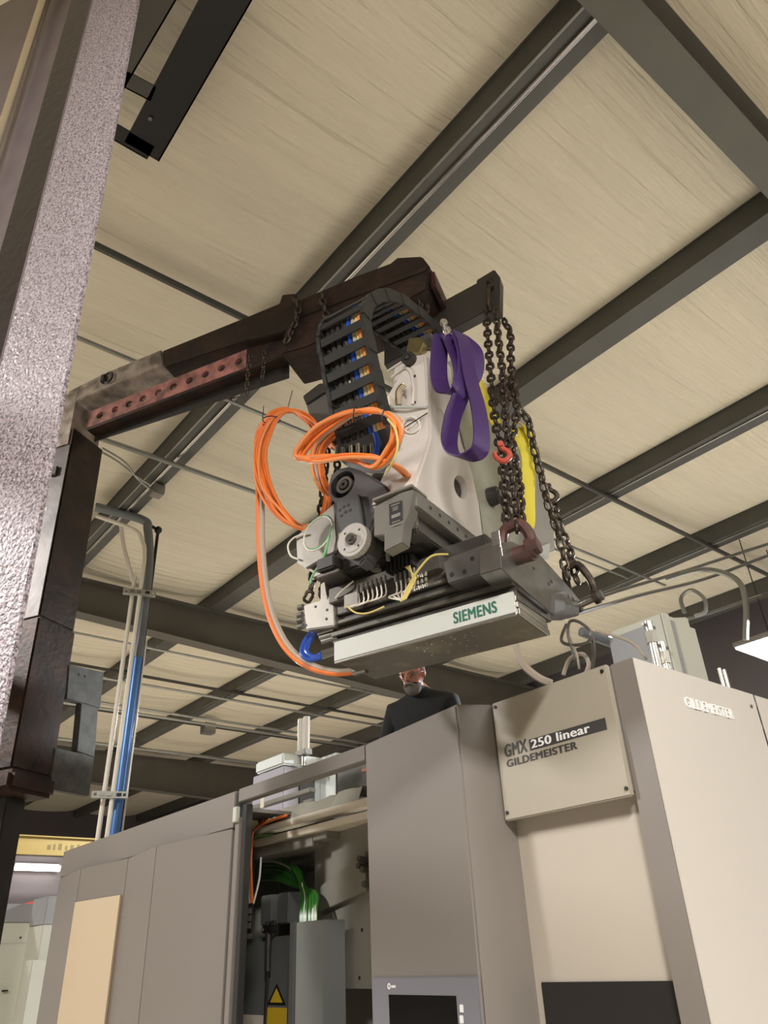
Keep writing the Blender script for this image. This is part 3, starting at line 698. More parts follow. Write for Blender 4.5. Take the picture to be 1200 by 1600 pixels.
# bright high-bay lamp at the right
lz = 4.5
q = pz(1226, 1012, lz)
t = thing('high_bay_lamp', 'bright white shop lamp hanging at the right edge', 'lamp', (q.x, q.y, lz))
bx(WF, 'diffuser', 'lamp', t, q.x - .45, q.x + .55, q.y - .35, q.y + .35, lz, lz + .02)
bx(WF, 'housing', 'alu', t, q.x - .47, q.x + .57, q.y - .37, q.y + .37, lz + .02, lz + .08, .01)
for sx in (-.3, .4): MB().cylw((q.x + sx, q.y, lz + .08), (q.x + sx, q.y, 6.0), .006, n=6).build('hanger', 'black', t)
# pale pipe and cable tangle behind the load at right
tag(MB().tubew([at(908, 987, 4.2), at(1030, 1032, 4.6)], .028, 10).build('air_pipe', 'pipegrey'), 'pale pipe sloping behind the lathe corner towards the motor cover', 'pipe')
def cable(pts, D, r, m, label, cat='cable', name='loose_cable', sm=6, grp=None):
    Ds = D if isinstance(D, list) else [D] * len(pts)
    o = MB().tubew([at(x, y, d) for (x, y), d in zip(pts, Ds)], r, 6, smooth=sm).build(name, m)
    return tag(o, label, cat, grp)
cable([(885, 975), (877, 1000), (893, 1008), (918, 1004), (923, 988), (905, 972), (890, 972), (888, 995), (900, 1030)], 3.5, .008, 'steeldark', 'dark cable loop hanging behind the rear shackle')
cable([(885, 985), (900, 1020), (905, 1045)], 3.5, .006, 'cablegrey', 'thin grey cable dropping from the loop behind the rear shackle')
cable([(880, 1055), (890, 1030), (910, 1022), (920, 1038), (912, 1060)], 3.6, .011, 'cablegrey', 'pale hose arch above the top right corner of the name panel')
cable([(925, 990), (928, 1020), (925, 1050)], 3.55, .010, 'steeldark', 'dark cable dropping beside the pale hose arch')
cable([(805, 1005), (815, 1035), (840, 1058), (862, 1068)], 3.8, .020, 'cablegrey', 'thick grey hose curving down behind the name panel')
cable([(930, 985), (985, 1003), (1010, 1030)], 4.0, .008, 'cablegrey', 'thin cable sagging towards the motor cover')
for i, pts in enumerate((((885, 952), (960, 925), (1060, 895), (1200, 850)), ((890, 962), (1000, 930), (1100, 905), (1200, 868)), ((930, 1000), (1000, 985), (1100, 960), (1190, 930)))):
    cable(pts, [6.6, 7.4, 8.3, 9.2], .018, 'conduit', ('upper', 'middle', 'lower')[i] + ' pale pipe run rising to the right edge behind the motor cover', 'pipe', 'roof_pipe')
cable([(1070, 958), (1064, 935), (1080, 922), (1100, 935), (1102, 955), (1085, 962)], 8.0, .022, 'conduit', 'coiled hose behind the pale motor cover', 'hose', 'coiled_hose')
cable([(1040, 905), (1100, 890), (1150, 905), (1165, 940), (1165, 1000)], 8.3, .03, 'conduit', 'arched hose dropping behind the bright lamp', 'hose', 'arched_hose')

# ================================================================== FORKLIFT AND LIFTING ARM
A0 = pz(100, 640, 4.60); _A1 = pz(705, 430, 4.66)
AD = (_A1 - A0).normalized(); AN = V((AD.y, -AD.x, 0)).normalized()
if AN.dot(CO - A0) < 0: AN = -AN
AU = AN.cross(AD); AU *= 1 if AU.z > 0 else -1
AF = Fr(A0, AD, AN, AU)
DH = V((AD.x, AD.y, 0)).normalized()
def ap(pts, off=0.0): return AF.pk2(pts, 1, off)      # pixels -> (s, t) on the side plane of the arm
fork = thing('forklift', 'speckled grey forklift mast at the left edge with a rusty inverted fork lifting arm', 'forklift', (0.2, 1.9, 0))
MU = (V((0, 0, 1)) - DH * .037).normalized()
m0 = at(113, 540, 1.5)
MF = Fr(m0, DH, AN, MU)
zc = 5.45 - m0.z; zl = -m0.z + .02
sl = (MF.pick(35, 540, 1, 0)[0] + MF.pick(147, 0, 1, 0)[0]) / 2
bx(MF, 'mast_rail', 'mastspeckle', fork, sl, 0, -.012, 0, zl, zc, .003, label='speckled grey outer mast rail')
s1, s2 = MF.pick(132, 0, 1, -.02)[0], MF.pick(106, 0, 1, -.02)[0]
bx(MF, 'rail_web', 'mastdark', fork, sl, sl + .02, -.16, -.013, zl, zc)
bx(MF, 'mast_groove', 'mastdark', fork, s1, sl - .003, -.12, -.018, zl, zc)
bx(MF, 'rail_lip', 'mastgrey', fork, sl - .012, sl - .004, -.10, -.004, zl, zc - .02, .002)
bx(MF, 'inner_rail', 'mastgrey', fork, s2 - .004, s1 - .004, -.16, -.10, zl, zc, .006)
bx(MF, 'mast_plate', 'mastgrey', fork, -1.2, s2 - .006, -.16, -.10, zl, zc)
r0 = MF.pick(90, 0, 1, -.06)
MB(MF).cyl((r0[0], -.06, zl), (r0[0], -.06, zc), .021, n=20).build('lift_cylinder', 'chromerod', fork, label='pale lift rod')
# carriage that ties mast and lifting arm together (behind the rail)
for z in (1.5, 2.9): MB().prism([(A0.x - .25, A0.y - .1), (A0.x - .22, A0.y + .12), (-.35, 1.9), (-.35, 1.6)], 2, z, z + .16).build('carriage_bar', 'steelblack', fork)
# shank
pr = AF.pick(118, 680, 1, 0); sE = .115
offw = AF.pick(165, 680, 0, sE)[1]
tj = AF.pick(67, 960, 1, 0)[2]; tb = AF.pick(80, 1215, 0, sE)[2]
th_ = AF.pick(110, 690, 1, 0)[2]
bx(AF, 'shank', 'forksteel', fork, -.12, sE, offw, 0, tj, th_ + .10, .006)
bx(AF, 'lower_shank', 'rust', fork, -.16, sE + .004, offw - .01, .004, tb, tj - .003, .008, label='rusty lower shank')
bx(AF, 'sheen_side', 'sheenside', fork, -.12, sE - .006, offw * .02 - .001, .004, tj + .0, th_ - .025, .002, label='lighter grey sheen painted on the shank side')  # thin lighter plate imitating the reflection on the shank side
bx(AF, 'heel_block', 'forkbright', fork, -.12, sE - .02, offw + .02, .006, th_ - .02, .12, .006, label='bright heel block')  # block in a lighter colour than the shank
q = AF.pick(88, 738, 1, 0); MB(AF).box(q[0] - .025, q[0] + .02, 0, .022, q[2] - .03, q[2] + .03).build('square_bolt', 'steelblack', fork, .004)
q = AF.pick(74, 795, 1, 0); MB(AF).cyl((q[0], 0, q[2]), (q[0], .004, q[2]), .014, n=8).build('paint_spot', 'pipewhite', fork)
for nm, pts in (('hook_plate', [(108, 1038), (163, 1050), (157, 1107), (104, 1092)]), ('hook_neck', [(127, 1098), (154, 1106), (148, 1184), (120, 1174)]), ('hook_plate', [(86, 1168), (148, 1182), (140, 1244), (78, 1232)])):
    MB(AF).prism(AF.pk2(pts, 0, sE + .01), 0, sE - .03, sE + .01).build(nm, 'castdark', fork, .004)
q = AF.pk2([(124, 1054), (133, 1057)], 0, sE + .01)
for o_, t_ in q: MB(AF).cyl((sE + .01, o_, t_), (sE + .013, o_, t_), .008, n=8).build('bolt', 'black', fork)
bx(AF, 'foot_cap', 'rust', fork, -.18, sE + .03, offw - .02, .02, tb - .10, tb - .003, .02)
c0 = AF.pk2([(12, 1262), (40, 1258)], 1, -.22)
bx(AF, 'lower_post', 'steelblack', fork, c0[0][0], c0[1][0], -.22, -.1, -A0.z + .02, tb - .10, .006)
bx(AF, 'lower_post', 'mastdark', fork, c0[0][0] - .22, c0[0][0] - .01, -.2, -.06, -A0.z + .02, tb - .11, .006)
# arm: upper beam, heel, stepped sleeve, tip
BW = offw
up = ap([(107, 612), (165, 583), (252, 547), (256, 571), (123, 625), (112, 640)])
MB(AF).prism(up, 1, BW, .004).build('arm_heel', 'forkbright', fork, .005, label='bright heel of the lifting arm')  # heel in a lighter colour than the arm beam
up = ap([(254, 548), (395, 491), (436, 474), (441, 460), (461, 458), (470, 471), (474, 500), (440, 520), (380, 534), (258, 574)])
MB(AF).prism(up, 1, BW, 0).build('arm_beam', 'forksteel', fork, .005)
up = ap([(470, 470), (560, 432), (611, 413), (622, 404), (660, 402), (672, 418), (668, 455), (640, 470), (560, 505), (480, 545), (440, 556), (445, 524)])
MB(AF).prism(up, 1, BW - .015, .012).build('arm_sleeve', 'rust', fork, .008, label='rusty sleeve at the arm end')
# flange seam and red tip plate
e = ap([(668, 420), (664, 452)])
bx(AF, 'tip_plate', 'redtip', fork, e[0][0] + .002, e[0][0] + .03, BW + .01, -.01, e[1][1], e[0][1], .012)
up = ap([(470, 492), (668, 420), (668, 426), (470, 499)]); MB(AF).prism(up, 1, .012, .018).build('sleeve_seam', 'forksteel', fork)
# holed bar below the arm, real holes
BO = -.05
lo = ap([(139, 667), (380, 576)], BO); hi = ap([(141, 643), (380, 548)], BO)
hc = ap([(155, 654), (179, 643), (201, 633), (223, 623), (247, 613), (271, 603), (296, 593), (321, 584), (346, 575), (373, 565)], BO)
s0, s9 = lo[0][0] - .02, hc[-1][0] + .05
def tlo(s): return lo[0][1] + (lo[1][1] - lo[0][1]) * (s - lo[0][0]) / (lo[1][0] - lo[0][0])
def thi(s): return hi[0][1] + (hi[1][1] - hi[0][1]) * (s - hi[0][0]) / (hi[1][0] - hi[0][0])
cuts = [s0] + [(hc[i][0] + hc[i + 1][0]) / 2 for i in range(len(hc) - 1)] + [s9]
mb = MB(AF)
for i, (hs, ht) in enumerate(hc):
    a, b = cuts[i], cuts[i + 1]; ht = (tlo(hs) + thi(hs)) / 2; r = .025; n = 16
    cor = [V((a, tlo(a))), V((b, tlo(b))), V((b, thi(b))), V((a, thi(a)))]
    rec = [tuple(cor[k].lerp(cor[(k + 1) % 4], f_ / 4)) for k in range(4) for f_ in range(4)]
    ring = [tuple(V((hs, ht)) + (V(p) - V((hs, ht))).normalized() * r) for p in rec]
    vs = []
    for o_ in (BO, BO - .02):
        vs += [(p[0], o_, p[1]) for p in ring] + [(p[0], o_, p[1]) for p in rec]
    fs = []
    for j in range(n):
        k = (j + 1) % n
        fs += [(j, k, n + k, n + j), (2 * n + j, 3 * n + j, 3 * n + k, 2 * n + k), (j, 2 * n + j, 2 * n + k, k), (n + j, n + k, 3 * n + k, 3 * n + j)]
    mb._add(vs, fs)
bx(AF, 'hole_backing', 'steelblack', fork, s0 + .01, 1.5, BO - .075, BO - .07, -.22, -.02)  # dark sheet added behind the bar so its holes look dark
mb.build('holed_bar', 'pinkbar', fork, label='pinkish red bar with a row of round holes')
MB(AF).prism([(s0 + .01, tlo(s0) - .022), (1.5, tlo(1.5) - .022), (1.5, tlo(1.5)), (s0 + .01, tlo(s0))], 1, BO - .07, BO).build('bar_flange', 'rust', fork)
MB(AF).prism([(s9 + .002, tlo(s9)), (1.5, tlo(1.5)), (1.5, thi(1.5) + .02), (s9 + .002, thi(s9))], 1, BO - .02, BO).build('bar_end', 'rust', fork)
# D ring on the heel
q = AF.pick(166, 592, 1, .01)
dr = MB(AF).box(q[0] - .03, q[0] + .0, .004, .03, q[2] - .03, q[2] + .03).build('ring_block', 'steelblack', fork, .004)
MB(AF).tube([(q[0] + .02 + .03 * math.cos(a), .015, q[2] + .04 * math.sin(a)) for a in [i * math.pi / 6 for i in range(12)]], .006, 6, closed=True).build('ring', 'black', fork)
# second square bar hung beside the sleeve
T2 = pz(770, 440, 4.72); T2L = AF.pick(770, 440, 1, AN.dot(T2 - A0)); o2 = T2L[1]
t2 = AF.pk2([(600, 520), (748, 440), (757, 487), (600, 570)], 1, o2)
barT = thing('lifting_bar', 'dark square steel bar, right of the rusty sleeve, carrying the hoist chains', 'bar', T2)
MB(AF).prism(t2, 1, o2 - .07, o2).build('bar', 'tubedark', barT, .004)
t3 = AF.pk2([(744, 437), (772, 420), (781, 432), (780, 482), (760, 489), (752, 484)], 1, o2 + .006)
MB(AF).prism(t3, 1, o2 - .08, o2 + .006).build('end_lug', 'tubedark', barT, .006)
q = AF.pick(767, 446, 1, o2 + .006); MB(AF).cyl((q[0], o2 - .12, q[2]), (q[0], o2 + .04, q[2]), .011, n=12).build('pin', 'steel', barT)

# ================================================================== CHAINS
def link_mesh(L=.052, Wd=.040, r=.0062, n=14, k=6):
    pts = []; R = Wd / 2 - r; h = L / 2 - r - R
    for i in range(n):
        a = 2 * math.pi * i / n; pts.append(V((R * math.cos(a), 0, R * math.sin(a) + (h if math.sin(a) >= 0 else -h))))
    m = MB(); m.tubew(pts, r, k, closed=True); m2 = bpy.data.meshes.new('link'); m2.from_pydata(m.v, [], m.fc); m2.shade_smooth(); return m2
LM = {}
for k, r_, L_ in (('chain', .0078, .064), ('chainrust', .0078, .064), ('fine', .0050, .042)):
    me = link_mesh(L_, L_ * .72, r_); me.materials.append(MAT['chain' if k == 'fine' else k]); LM[k] = me
def chain(pts, label, kind='chain', smooth=8, jit=.12, group=None):
    pts = [V(p) for p in pts]; P_ = spline(pts, smooth) if len(pts) > 2 else pts
    pitch = {'fine': .031}.get(kind, .047)
    t = thing('chain', label, 'chain', P_[0], group)
    seg = []; acc = 0.0; want = pitch / 2; i = 0
    tot = sum((P_[j + 1] - P_[j]).length for j in range(len(P_) - 1)); n = max(2, int(tot / pitch)); pitch = tot / n
    def pos(d):
        for j in range(len(P_) - 1):
            l = (P_[j + 1] - P_[j]).length
            if d <= l or j == len(P_) - 2: return P_[j].lerp(P_[j + 1], min(1, d / max(l, 1e-9))), (P_[j + 1] - P_[j]).normalized()
            d -= l
    rr = random.Random(len(label)); tw = rr.uniform(0, 3)
    for j in range(n):
        c, d = pos((j + .5) * pitch); tw += rr.uniform(-jit, jit)
        x = d.cross(AN); x = x.normalized() if x.length > .1 else d.orthogonal().normalized(); y = d.cross(x)
        R = Matrix((x, y, d)).transposed().to_4x4() @ rotz(tw + (math.pi / 2) * (j % 2)); R.translation = c
        inst(LM[kind], 'link', t, R)
    return t
def shackle(top, pin, label, w_=.07, r=.011, m='chain', pinax=None, nutm='chain'):
    top, pin = V(top), V(pin); d = (pin - top); L = d.length; d.normalize(); ax = V(pinax).normalized() if pinax is not None else AN
    ax = (ax - d * ax.dot(d)).normalized()
    t = thing('shackle', label, 'shackle', top)
    pts = [pin + ax * w_ / 2 * .75, pin - d * L * .35 + ax * w_ / 2 * .95, pin - d * L * .75 + ax * w_ / 2 * .8, top + ax * w_ * .25, top - d * .004,
           top - ax * w_ * .25, pin - d * L * .75 - ax * w_ / 2 * .8, pin - d * L * .35 - ax * w_ / 2 * .95, pin - ax * w_ / 2 * .75]
    MB().tubew(pts, r, 10, smooth=5).build('bow', m, t)
    MB().cylw(pin - ax * (w_ * .75), pin + ax * (w_ * .62), r * .95, n=14).build('pin', nutm, t)
    for s_ in (-1, 1): MB().cylw(pin + ax * s_ * (w_ * .30), pin + ax * s_ * (w_ * .50), r * 1.9, n=14).build('eye', m, t)
    MB().cylw(pin + ax * (w_ * .5), pin + ax * (w_ * .66), r * 1.5, n=6).build('nut', nutm, t)
    return t

# ================================================================== THE HOISTED TURRET SLIDE
P0 = pz(522, 1035, 2.6)
E1 = V((.305, -.952, 0)).normalized(); E2 = V((-E1.y, E1.x, 0)); E3 = V((0, 0, 1))
LF = Fr(P0, E1, E2, E3)
load = thing('turret_slide', 'machine slide unit with white casting hanging from chains under the lifting arm', 'machine part', P0)
def lb(nm, m, a0, a1, b0, b1, c0, c1, bev=.003, par=None, **k): return bx(LF, nm, m, par or load, a0, a1, b0, b1, c0, c1, bev, **k)
def lk(x, y, k, v): return LF.pick(x, y, k, v)
def lprism(nm, m, pts, k, v, v0, v1, bev=.004, par=None, **kw):
    return MB(LF).prism(LF.pk2(pts, k, v), k, v0, v1).build(nm, m, par or load, bev, **kw)
# flat linear motor plate at the bottom with its white printed edge
lb('motor_plate', 'underplate', .004, .775, .012, .275, .0, .075, .002)
strip = lb('edge_strip', 'whitestrip', .0, .775, .0, .012, .004, .082, .001, label='white printed edge strip')
lb('strip_rail', 'alubright', .0, .775, .002, .014, -.004, .003, .001)
q0, q1 = lk(709, 972, 1, 0), lk(777, 953, 1, 0)
text('SIEMENS', WF, LF.w((q0[0], -.0005, .022)), E1, E3, .044, 'greenprint', 'letter', strip, width=q1[0] - q0[0], bold=.04)
for i, (c0, c1, o_) in enumerate(((.0, .02, .004), (.026, .045, .0), (.05, .07, -.004))): lb('end_rail', 'alubright', .776, .782 + o_, .01, .275, c0, c1, .001)
rr = random.Random(9); mb = MB(LF)
for i in range(30):
    a, b = rr.uniform(.33, .6), rr.uniform(.05, .2); mb.box(a, a + rr.uniform(.003, .012), b, b + rr.uniform(.004, .012), -.0012, .001)
mb.build('glare_specks', 'alubright', load, kind='stuff')  # bright specks standing for glare on the plate's underside
# profiled guide rails
for i, (c0, c1, b0, m) in enumerate(((.086, .104, .016, 'steelblack'), (.108, .126, .0, 'steeldark'), (.130, .146, .012, 'steelblack'), (.149, .164, -.01, 'steeldark'), (.167, .186, .006, 'steelblack'))):
    lb('guide_rail', m, -.02 + .006 * i, .79 - .012 * i, b0, .28, c0, c1, .002)
lb('base_plate', 'steeldark', -.01, .74, -.01, .28, .188, .24)
lprism('cross_plate', 'steel', [(690, 875), (778, 842), (785, 888), (700, 912)], 1, -.07, -.07, .02, label='bright bolted cross plate')
for hx, hy in ((738, 873), (755, 867), (726, 893), (773, 882), (706, 898)):
    q = lk(hx, hy, 1, -.07); MB(LF).cyl((q[0], -.0715, q[2]), (q[0], -.06, q[2]), .009, n=10).build('bolt_hole', 'black', load)
mb = MB(LF)
for i in range(8):
    a = .06 + .083 * i; mb.box(a, a + .05, -.012, -.008, .205, .212)
mb.build('rail_slots', 'steelblack', load)
# right side plate with rear extension, bolt holes and block
sp = LF.pk2([(782, 848), (800, 846), (840, 862), (890, 918), (906, 938), (905, 962), (865, 962), (800, 905), (784, 888)], 0, .785)
MB(LF).prism(sp, 0, .70, .785).build('side_plate', 'steel', load, .003)
lb('bright_corner', 'alubright', .752, .786, -.075, -.068, .186, .29, .002)
for hx, hy in ((858, 912), (862, 909), (834, 888), (889, 932), (896, 936)):
    q = lk(hx, hy, 0, .785); MB(LF).cyl((.776, q[1], q[2]), (.7865, q[1], q[2]), .008, n=10).build('bolt_hole', 'black', load)
lprism('hook_block', 'motorgrey', [(866, 925), (882, 922), (884, 955), (866, 958)], 0, .80, .70, .80)
lg = [(max(p[0], .014), p[1]) for p in LF.pk2([(795, 912), (858, 952), (862, 972), (800, 930)], 0, .782)]
MB(LF).prism(lg, 0, .60, .782).build('lower_guide', 'steeldark', load, .002)
# left end block with side studs
lprism('end_block', 'alu', [(474, 946), (500, 938), (500, 912), (508, 908), (512, 935), (521, 930), (523, 978), (478, 984)], 1, -.02, -.02, .10, label='pale aluminium end block')
for hx, hy in ((474, 948), (473, 960), (473, 968), (474, 978)):
    q = lk(hx, hy, 1, .02); MB(LF).cyl((q[0], .02, q[2]), (q[0] - .025, .02, q[2]), .013, n=12).build('stud', 'steeldark', load)
for hx, hy in ((493, 948), (511, 953), (510, 967), (478, 977)):
    q = lk(hx, hy, 1, -.02); MB(LF).cyl((q[0], -.0215, q[2]), (q[0], -.01, q[2]), .006, n=8).build('bolt_hole', 'black', load)
for hx, hy in ((505, 992), (508, 998), (502, 985)):
    q = lk(hx, hy, 1, .0); MB(LF).cyl((q[0] - .03, .02, q[2]), (q[0] + .05, .02, q[2]), .011, n=12).build('rail_end', 'steel', load)
# lubrication manifold with looped thin hoses and silver fittings
lb('manifold', 'steeldark', .0, .52, -.035, .02, .235, .30)
q = lk(550, 937, 1, -.05); lb('manifold_end', 'alu', q[0] - .04, q[0] + .03, -.05, -.01, q[2] - .03, q[2] + .03)
for i in range(12):
    x = 560 + i * 7.0 + (10 if i > 6 else 0); y = 925 - i * 2.4
    a = lk(x, y, 1, -.05); b = lk(x + 1, y + 18, 1, -.06); c = lk(x - 14 + i * .3, y + 25, 1, -.06); dd = lk(545 if i < 7 else 628, 948 if i < 7 else 938, 1, -.055)
    MB(LF).tube([a, b, c, dd], .0032, 5, smooth=4).build('thin_hose', 'whitewire' if i % 3 else 'cablegrey', load)
    MB(LF).cyl((a[0], -.05, a[2] - .004), (a[0], -.05, a[2] + .03), .006, n=8).build('hose_fitting', 'steel', load)
MB(LF).tube([lk(540, 945, 1, -.06), lk(555, 957, 1, -.06), lk(575, 958, 1, -.06), lk(600, 948, 1, -.06)], .0036, 6, smooth=5).build('yellow_hose', 'yellowwire', load)
for i in range(5):
    q = lk(641 + i * 6.4, 916 - i * 2.4, 1, -.05); 
    for k in range(3): MB(LF).cyl((q[0], -.055, q[2] - .03 + .022 * k), (q[0], -.055, q[2] - .014 + .022 * k), .0065 - .0012 * (k % 2), n=8).build('silver_fitting', 'alubright', load)
for i in range(5):
    a = lk(626 + i * 2, 940 - i, 1, -.07); b = lk(642 + i * 1.5, 908, 1, -.08); c = lk(655 + i, 888, 1, -.09); dd = lk(675, 868 + i, 1, -.09); e = lk(700, 866, 1, -.09)
    MB(LF).tube([a, b, c, dd, e] if i < 2 else [a, b, lk(640 + i * 2, 900, 1, -.08), lk(646 - i * 3, 882 + i, 1, -.08)], .0034, 6, smooth=5).build('yellow_wire', 'yellowwire', load)
MB(LF).tube([lk(524, 935, 1, -.04), lk(532, 925, 1, -.05), lk(545, 914, 1, -.05), lk(552, 908, 1, -.04)], .004, 6, smooth=4).build('thin_hose', 'whitewire', load)
# blue hoses at the left end
for k, (dx, dy) in enumerate(((0, 0), (7, -4))):
    pts = [lk(486 + dx, 988, 1, .03), lk(475 + dx, 1005, 1, .02), lk(472 + dx, 1022 + dy, 1, .0), lk(484 + dx, 1031 + dy, 1, .0), lk(503, 1027 + dy * 1.4, 1, .0)]
    MB(LF).tube(pts, .010, 10, smooth=6).build('blue_hose', 'bluehose', load)
    q = lk(503, 1027 + dy * 1.4, 1, .0); MB(LF).cyl((q[0], .0, q[2]), (q[0] + .05, .02, q[2] + .012), .012, n=10).build('hose_coupling', 'steel', load)
# main casting: sculpted column (right face plane a = .53)
ac = .53
cp_ = LF.pk2([(672, 546), (690, 552), (706, 575), (712, 640), (722, 690), (738, 735), (750, 790), (757, 852), (646, 767), (654, 738), (666, 705), (673, 680)], 0, ac)
colo = MB(LF).prism(cp_, 0, .33, ac, poly2=None).build('casting', 'casting', load, .012, label='white machined casting')
def cut(o, cutters):
    for c in cutters:
        md = o.modifiers.new('b', 'BOOLEAN'); md.operation = 'DIFFERENCE'; md.object = c; md.solver = 'EXACT'
    dg = bpy.context.evaluated_depsgraph_get(); dg.update(); me = bpy.data.meshes.new_from_object(o.evaluated_get(dg))
    o.modifiers.clear(); o.data = me; me.shade_smooth(); me.set_sharp_from_angle(angle=math.radians(35))
    md = o.modifiers.new('wn', 'WEIGHTED_NORMAL'); md.keep_sharp = True
    for c in cutters: bpy.data.objects.remove(c)
def pxoval(cx, cy, rx, ry, tilt, v0, v1, nm='cutter'):
    pts = [(cx + rx * math.cos(t) * math.cos(tilt) - ry * math.sin(t) * math.sin(tilt), cy + rx * math.cos(t) * math.sin(tilt) + ry * math.sin(t) * math.cos(tilt)) for t in [i * math.pi / 10 for i in range(20)]]
    return MB(LF).prism(LF.pk2(pts, 0, ac), 0, v0, v1).build(nm, 'steelblack', None if nm == 'cutter' else load)
cut(colo, [pxoval(690, 662, 9, 27, -.25, .42, .6), pxoval(720, 761, 10, 19, -.25, .42, .6)])
pxoval(690, 662, 8.6, 26, -.25, .415, .50, 'bore_shade'); pxoval(720, 761, 9.6, 18.4, -.25, .415, .50, 'bore_shade')  # dark fillers standing for the shade inside the oval holes
colo.data.shade_flat(); colo.modifiers.clear()
# front cover face of the casting with ribs and wiring window
ff = LF.pk2([(602, 622), (640, 556), (672, 548), (672, 690), (652, 740), (645, 765), (612, 775), (600, 700)], 1, -.02)
ff = [(min(p[0], ac - .004), p[1]) for p in ff]
MB(LF).prism(ff, 1, -.02, .12).build('front_casting', 'casting', load, .008)
q = lk(637, 600, 1, -.025)
wn_ = MB(LF).tube([lk(x, y, 1, -.024) for x, y in ((612, 590), (632, 575), (642, 582), (646, 605), (645, 632))], .007, 8, smooth=6).build('moulded_rib', 'casting', load)
MB(LF).tube([lk(x, y, 1, -.024) for x, y in ((606, 580), (628, 566), (642, 560))], .006, 8, smooth=6).build('moulded_rib', 'casting', load)
for i in range(4):
    MB(LF).tube([lk(620 + i * 2, 632, 1, -.03), lk(619 + i * 3, 612, 1, -.04), lk(628 + i * 2, 600 + i * 3, 1, -.045), lk(634, 606 + i * 4, 1, -.03)], .004, 6, smooth=5).build('tan_wire', ('brass', 'tan', 'tan', 'cablegrey')[i], load)
for hx, hy in ((648, 588), (648, 629)):
    q = lk(hx, hy, 1, -.02); MB(LF).cyl((q[0], -.022, q[2]), (q[0], 0, q[2]), .007, n=8).build('bolt_hole', 'black', load)
MB(LF).tube([lk(603, 636, 1, -.04), lk(636, 636, 1, -.04), lk(668, 636, 1, -.025)], .0065, 6).build('white_rod', 'whitestrip', load)
q = lk(602, 628, 1, -.05); lb('white_block', 'beamcream', q[0] - .03, q[0] + .03, -.06, -.02, q[2] - .035, q[2] + .02)
MB(LF).tube([lk(641 + 16 * math.cos(a), 667 + 16 * math.sin(a), 1, -.035) for a in [i * math.pi / 6 for i in range(12)]], .004, 6, closed=True).build('wire_ring', 'whitewire', load)
MB(LF).tube([lk(643 + 13 * math.cos(a), 664 + 13 * math.sin(a), 1, -.04) for a in [i * math.pi / 6 for i in range(12)]], .004, 6, closed=True).build('wire_ring', 'whitewire', load)
MB(LF).tube([lk(632, 668, 1, -.05), lk(645, 660, 1, -.05), lk(668, 645, 1, -.03)], .0025, 5).build('cable_tie', 'black', load)
MB(LF).tube([lk(622, 700, 1, -.05), lk(640, 715, 1, -.05), lk(645, 745, 1, -.06), lk(636, 765, 1, -.06), lk(625, 772, 1, -.04)], .005, 6, smooth=5).build('loose_wire', 'tan', load)
# bearing eye and brass bracket at the top corner
q = lk(640, 562, 1, -.03)
MB(LF).cyl((q[0], -.05, q[2]), (q[0], .0, q[2]), .032, n=20, hole=.016).build('lifting_eye', 'steelblack', load)
MB(LF).cyl((q[0], -.052, q[2]), (q[0], -.02, q[2]), .011, n=12).build('eye_bolt', 'steel', load)
lprism('brass_bracket', 'brass', [(634, 550), (638, 528), (655, 526), (662, 535), (655, 552)], 1, -.01, -.01, .05)
lprism('bracket_plate', 'steel', [(655, 526), (672, 518), (676, 540), (662, 545)], 1, .02, .02, .05)
# grey-green rear column and covers
lprism('rear_column', 'castgrey', [(708, 560), (742, 585), (768, 640), (790, 720), (805, 800), (815, 862), (758, 856), (750, 800), (735, 735), (715, 660)], 0, .52, .36, .52, .008)
rc = LF.pk2([(800, 655), (822, 640), (842, 700), (862, 800), (868, 860), (830, 868)], 0, .50)
MB(LF).prism(rc, 0, .30, .50).build('rear_cover', 'greycover', load, .006)
lprism('white_foot', 'whitestrip', [(838, 856), (860, 848), (858, 872), (842, 877)], 0, .51, .44, .51, .003)
q = lk(765, 778, 0, .52)
MB(LF).cyl((.52, q[1], q[2]), (.57, q[1], q[2]), .048, .043, n=14).build('knob', 'steelblack', load, .004)
MB(LF).cyl((.57, q[1], q[2]), (.578, q[1], q[2]), .02, n=10).build('knob_cap', 'motorgrey', load)
# flange with holes under the casting, guide carriage and blocks
zf = cp_[8][1]
lb('casting_flange', 'blockgrey', .40, ac + .012, cp_[8][0], cp_[7][0], zf - .07, zf, .004)
for i in range(6):
    b = cp_[8][0] + .10 + i * .07; MB(LF).cyl((ac, b, zf - .03), (ac + .0135, b, zf - .03), .008, n=8).build('bolt_hole', 'black', load)
lb('guide_carriage', 'steel', .43, .505, -.16, .22, zf - .135, zf - .07, .006)
lb('carriage_end', 'alubright', .425, .51, -.185, -.155, zf - .125, zf - .068, .006)
lb('carriage_end', 'bluehose', .425, .51, .20, .235, zf - .13, zf - .068, .006)
gb = LF.pk2([(584, 792), (628, 768), (646, 764), (640, 800), (632, 818), (628, 848), (600, 862), (600, 836), (584, 838)], 1, -.24)
blk = MB(LF).prism(gb, 1, -.24, -.185).build('drive_block', 'blockgrey', load, .003)
pl4 = LF.pk2([(608, 788), (628, 782), (629, 812), (609, 820)], 1, -.241)
pb_ = MB(LF).prism(pl4, 1, -.2425, -.24).build('data_plate', 'black', blk)
ca = sum(p[0] for p in pl4) / 4; cz = sum(p[1] for p in pl4) / 4
MB(LF).box(ca - .018, ca + .02, -.2435, -.2425, cz - .022, cz - .008).build('plate_field', 'alu', pb_)
MB(LF).box(ca - .018, ca + .02, -.2433, -.2425, cz + .03, cz + .034).build('plate_line', 'alu', pb_)
MB(LF).box(ca - .012, ca + .012, -.2433, -.2425, cz + .006, cz + .024).build('plate_field', 'motorgrey', pb_)
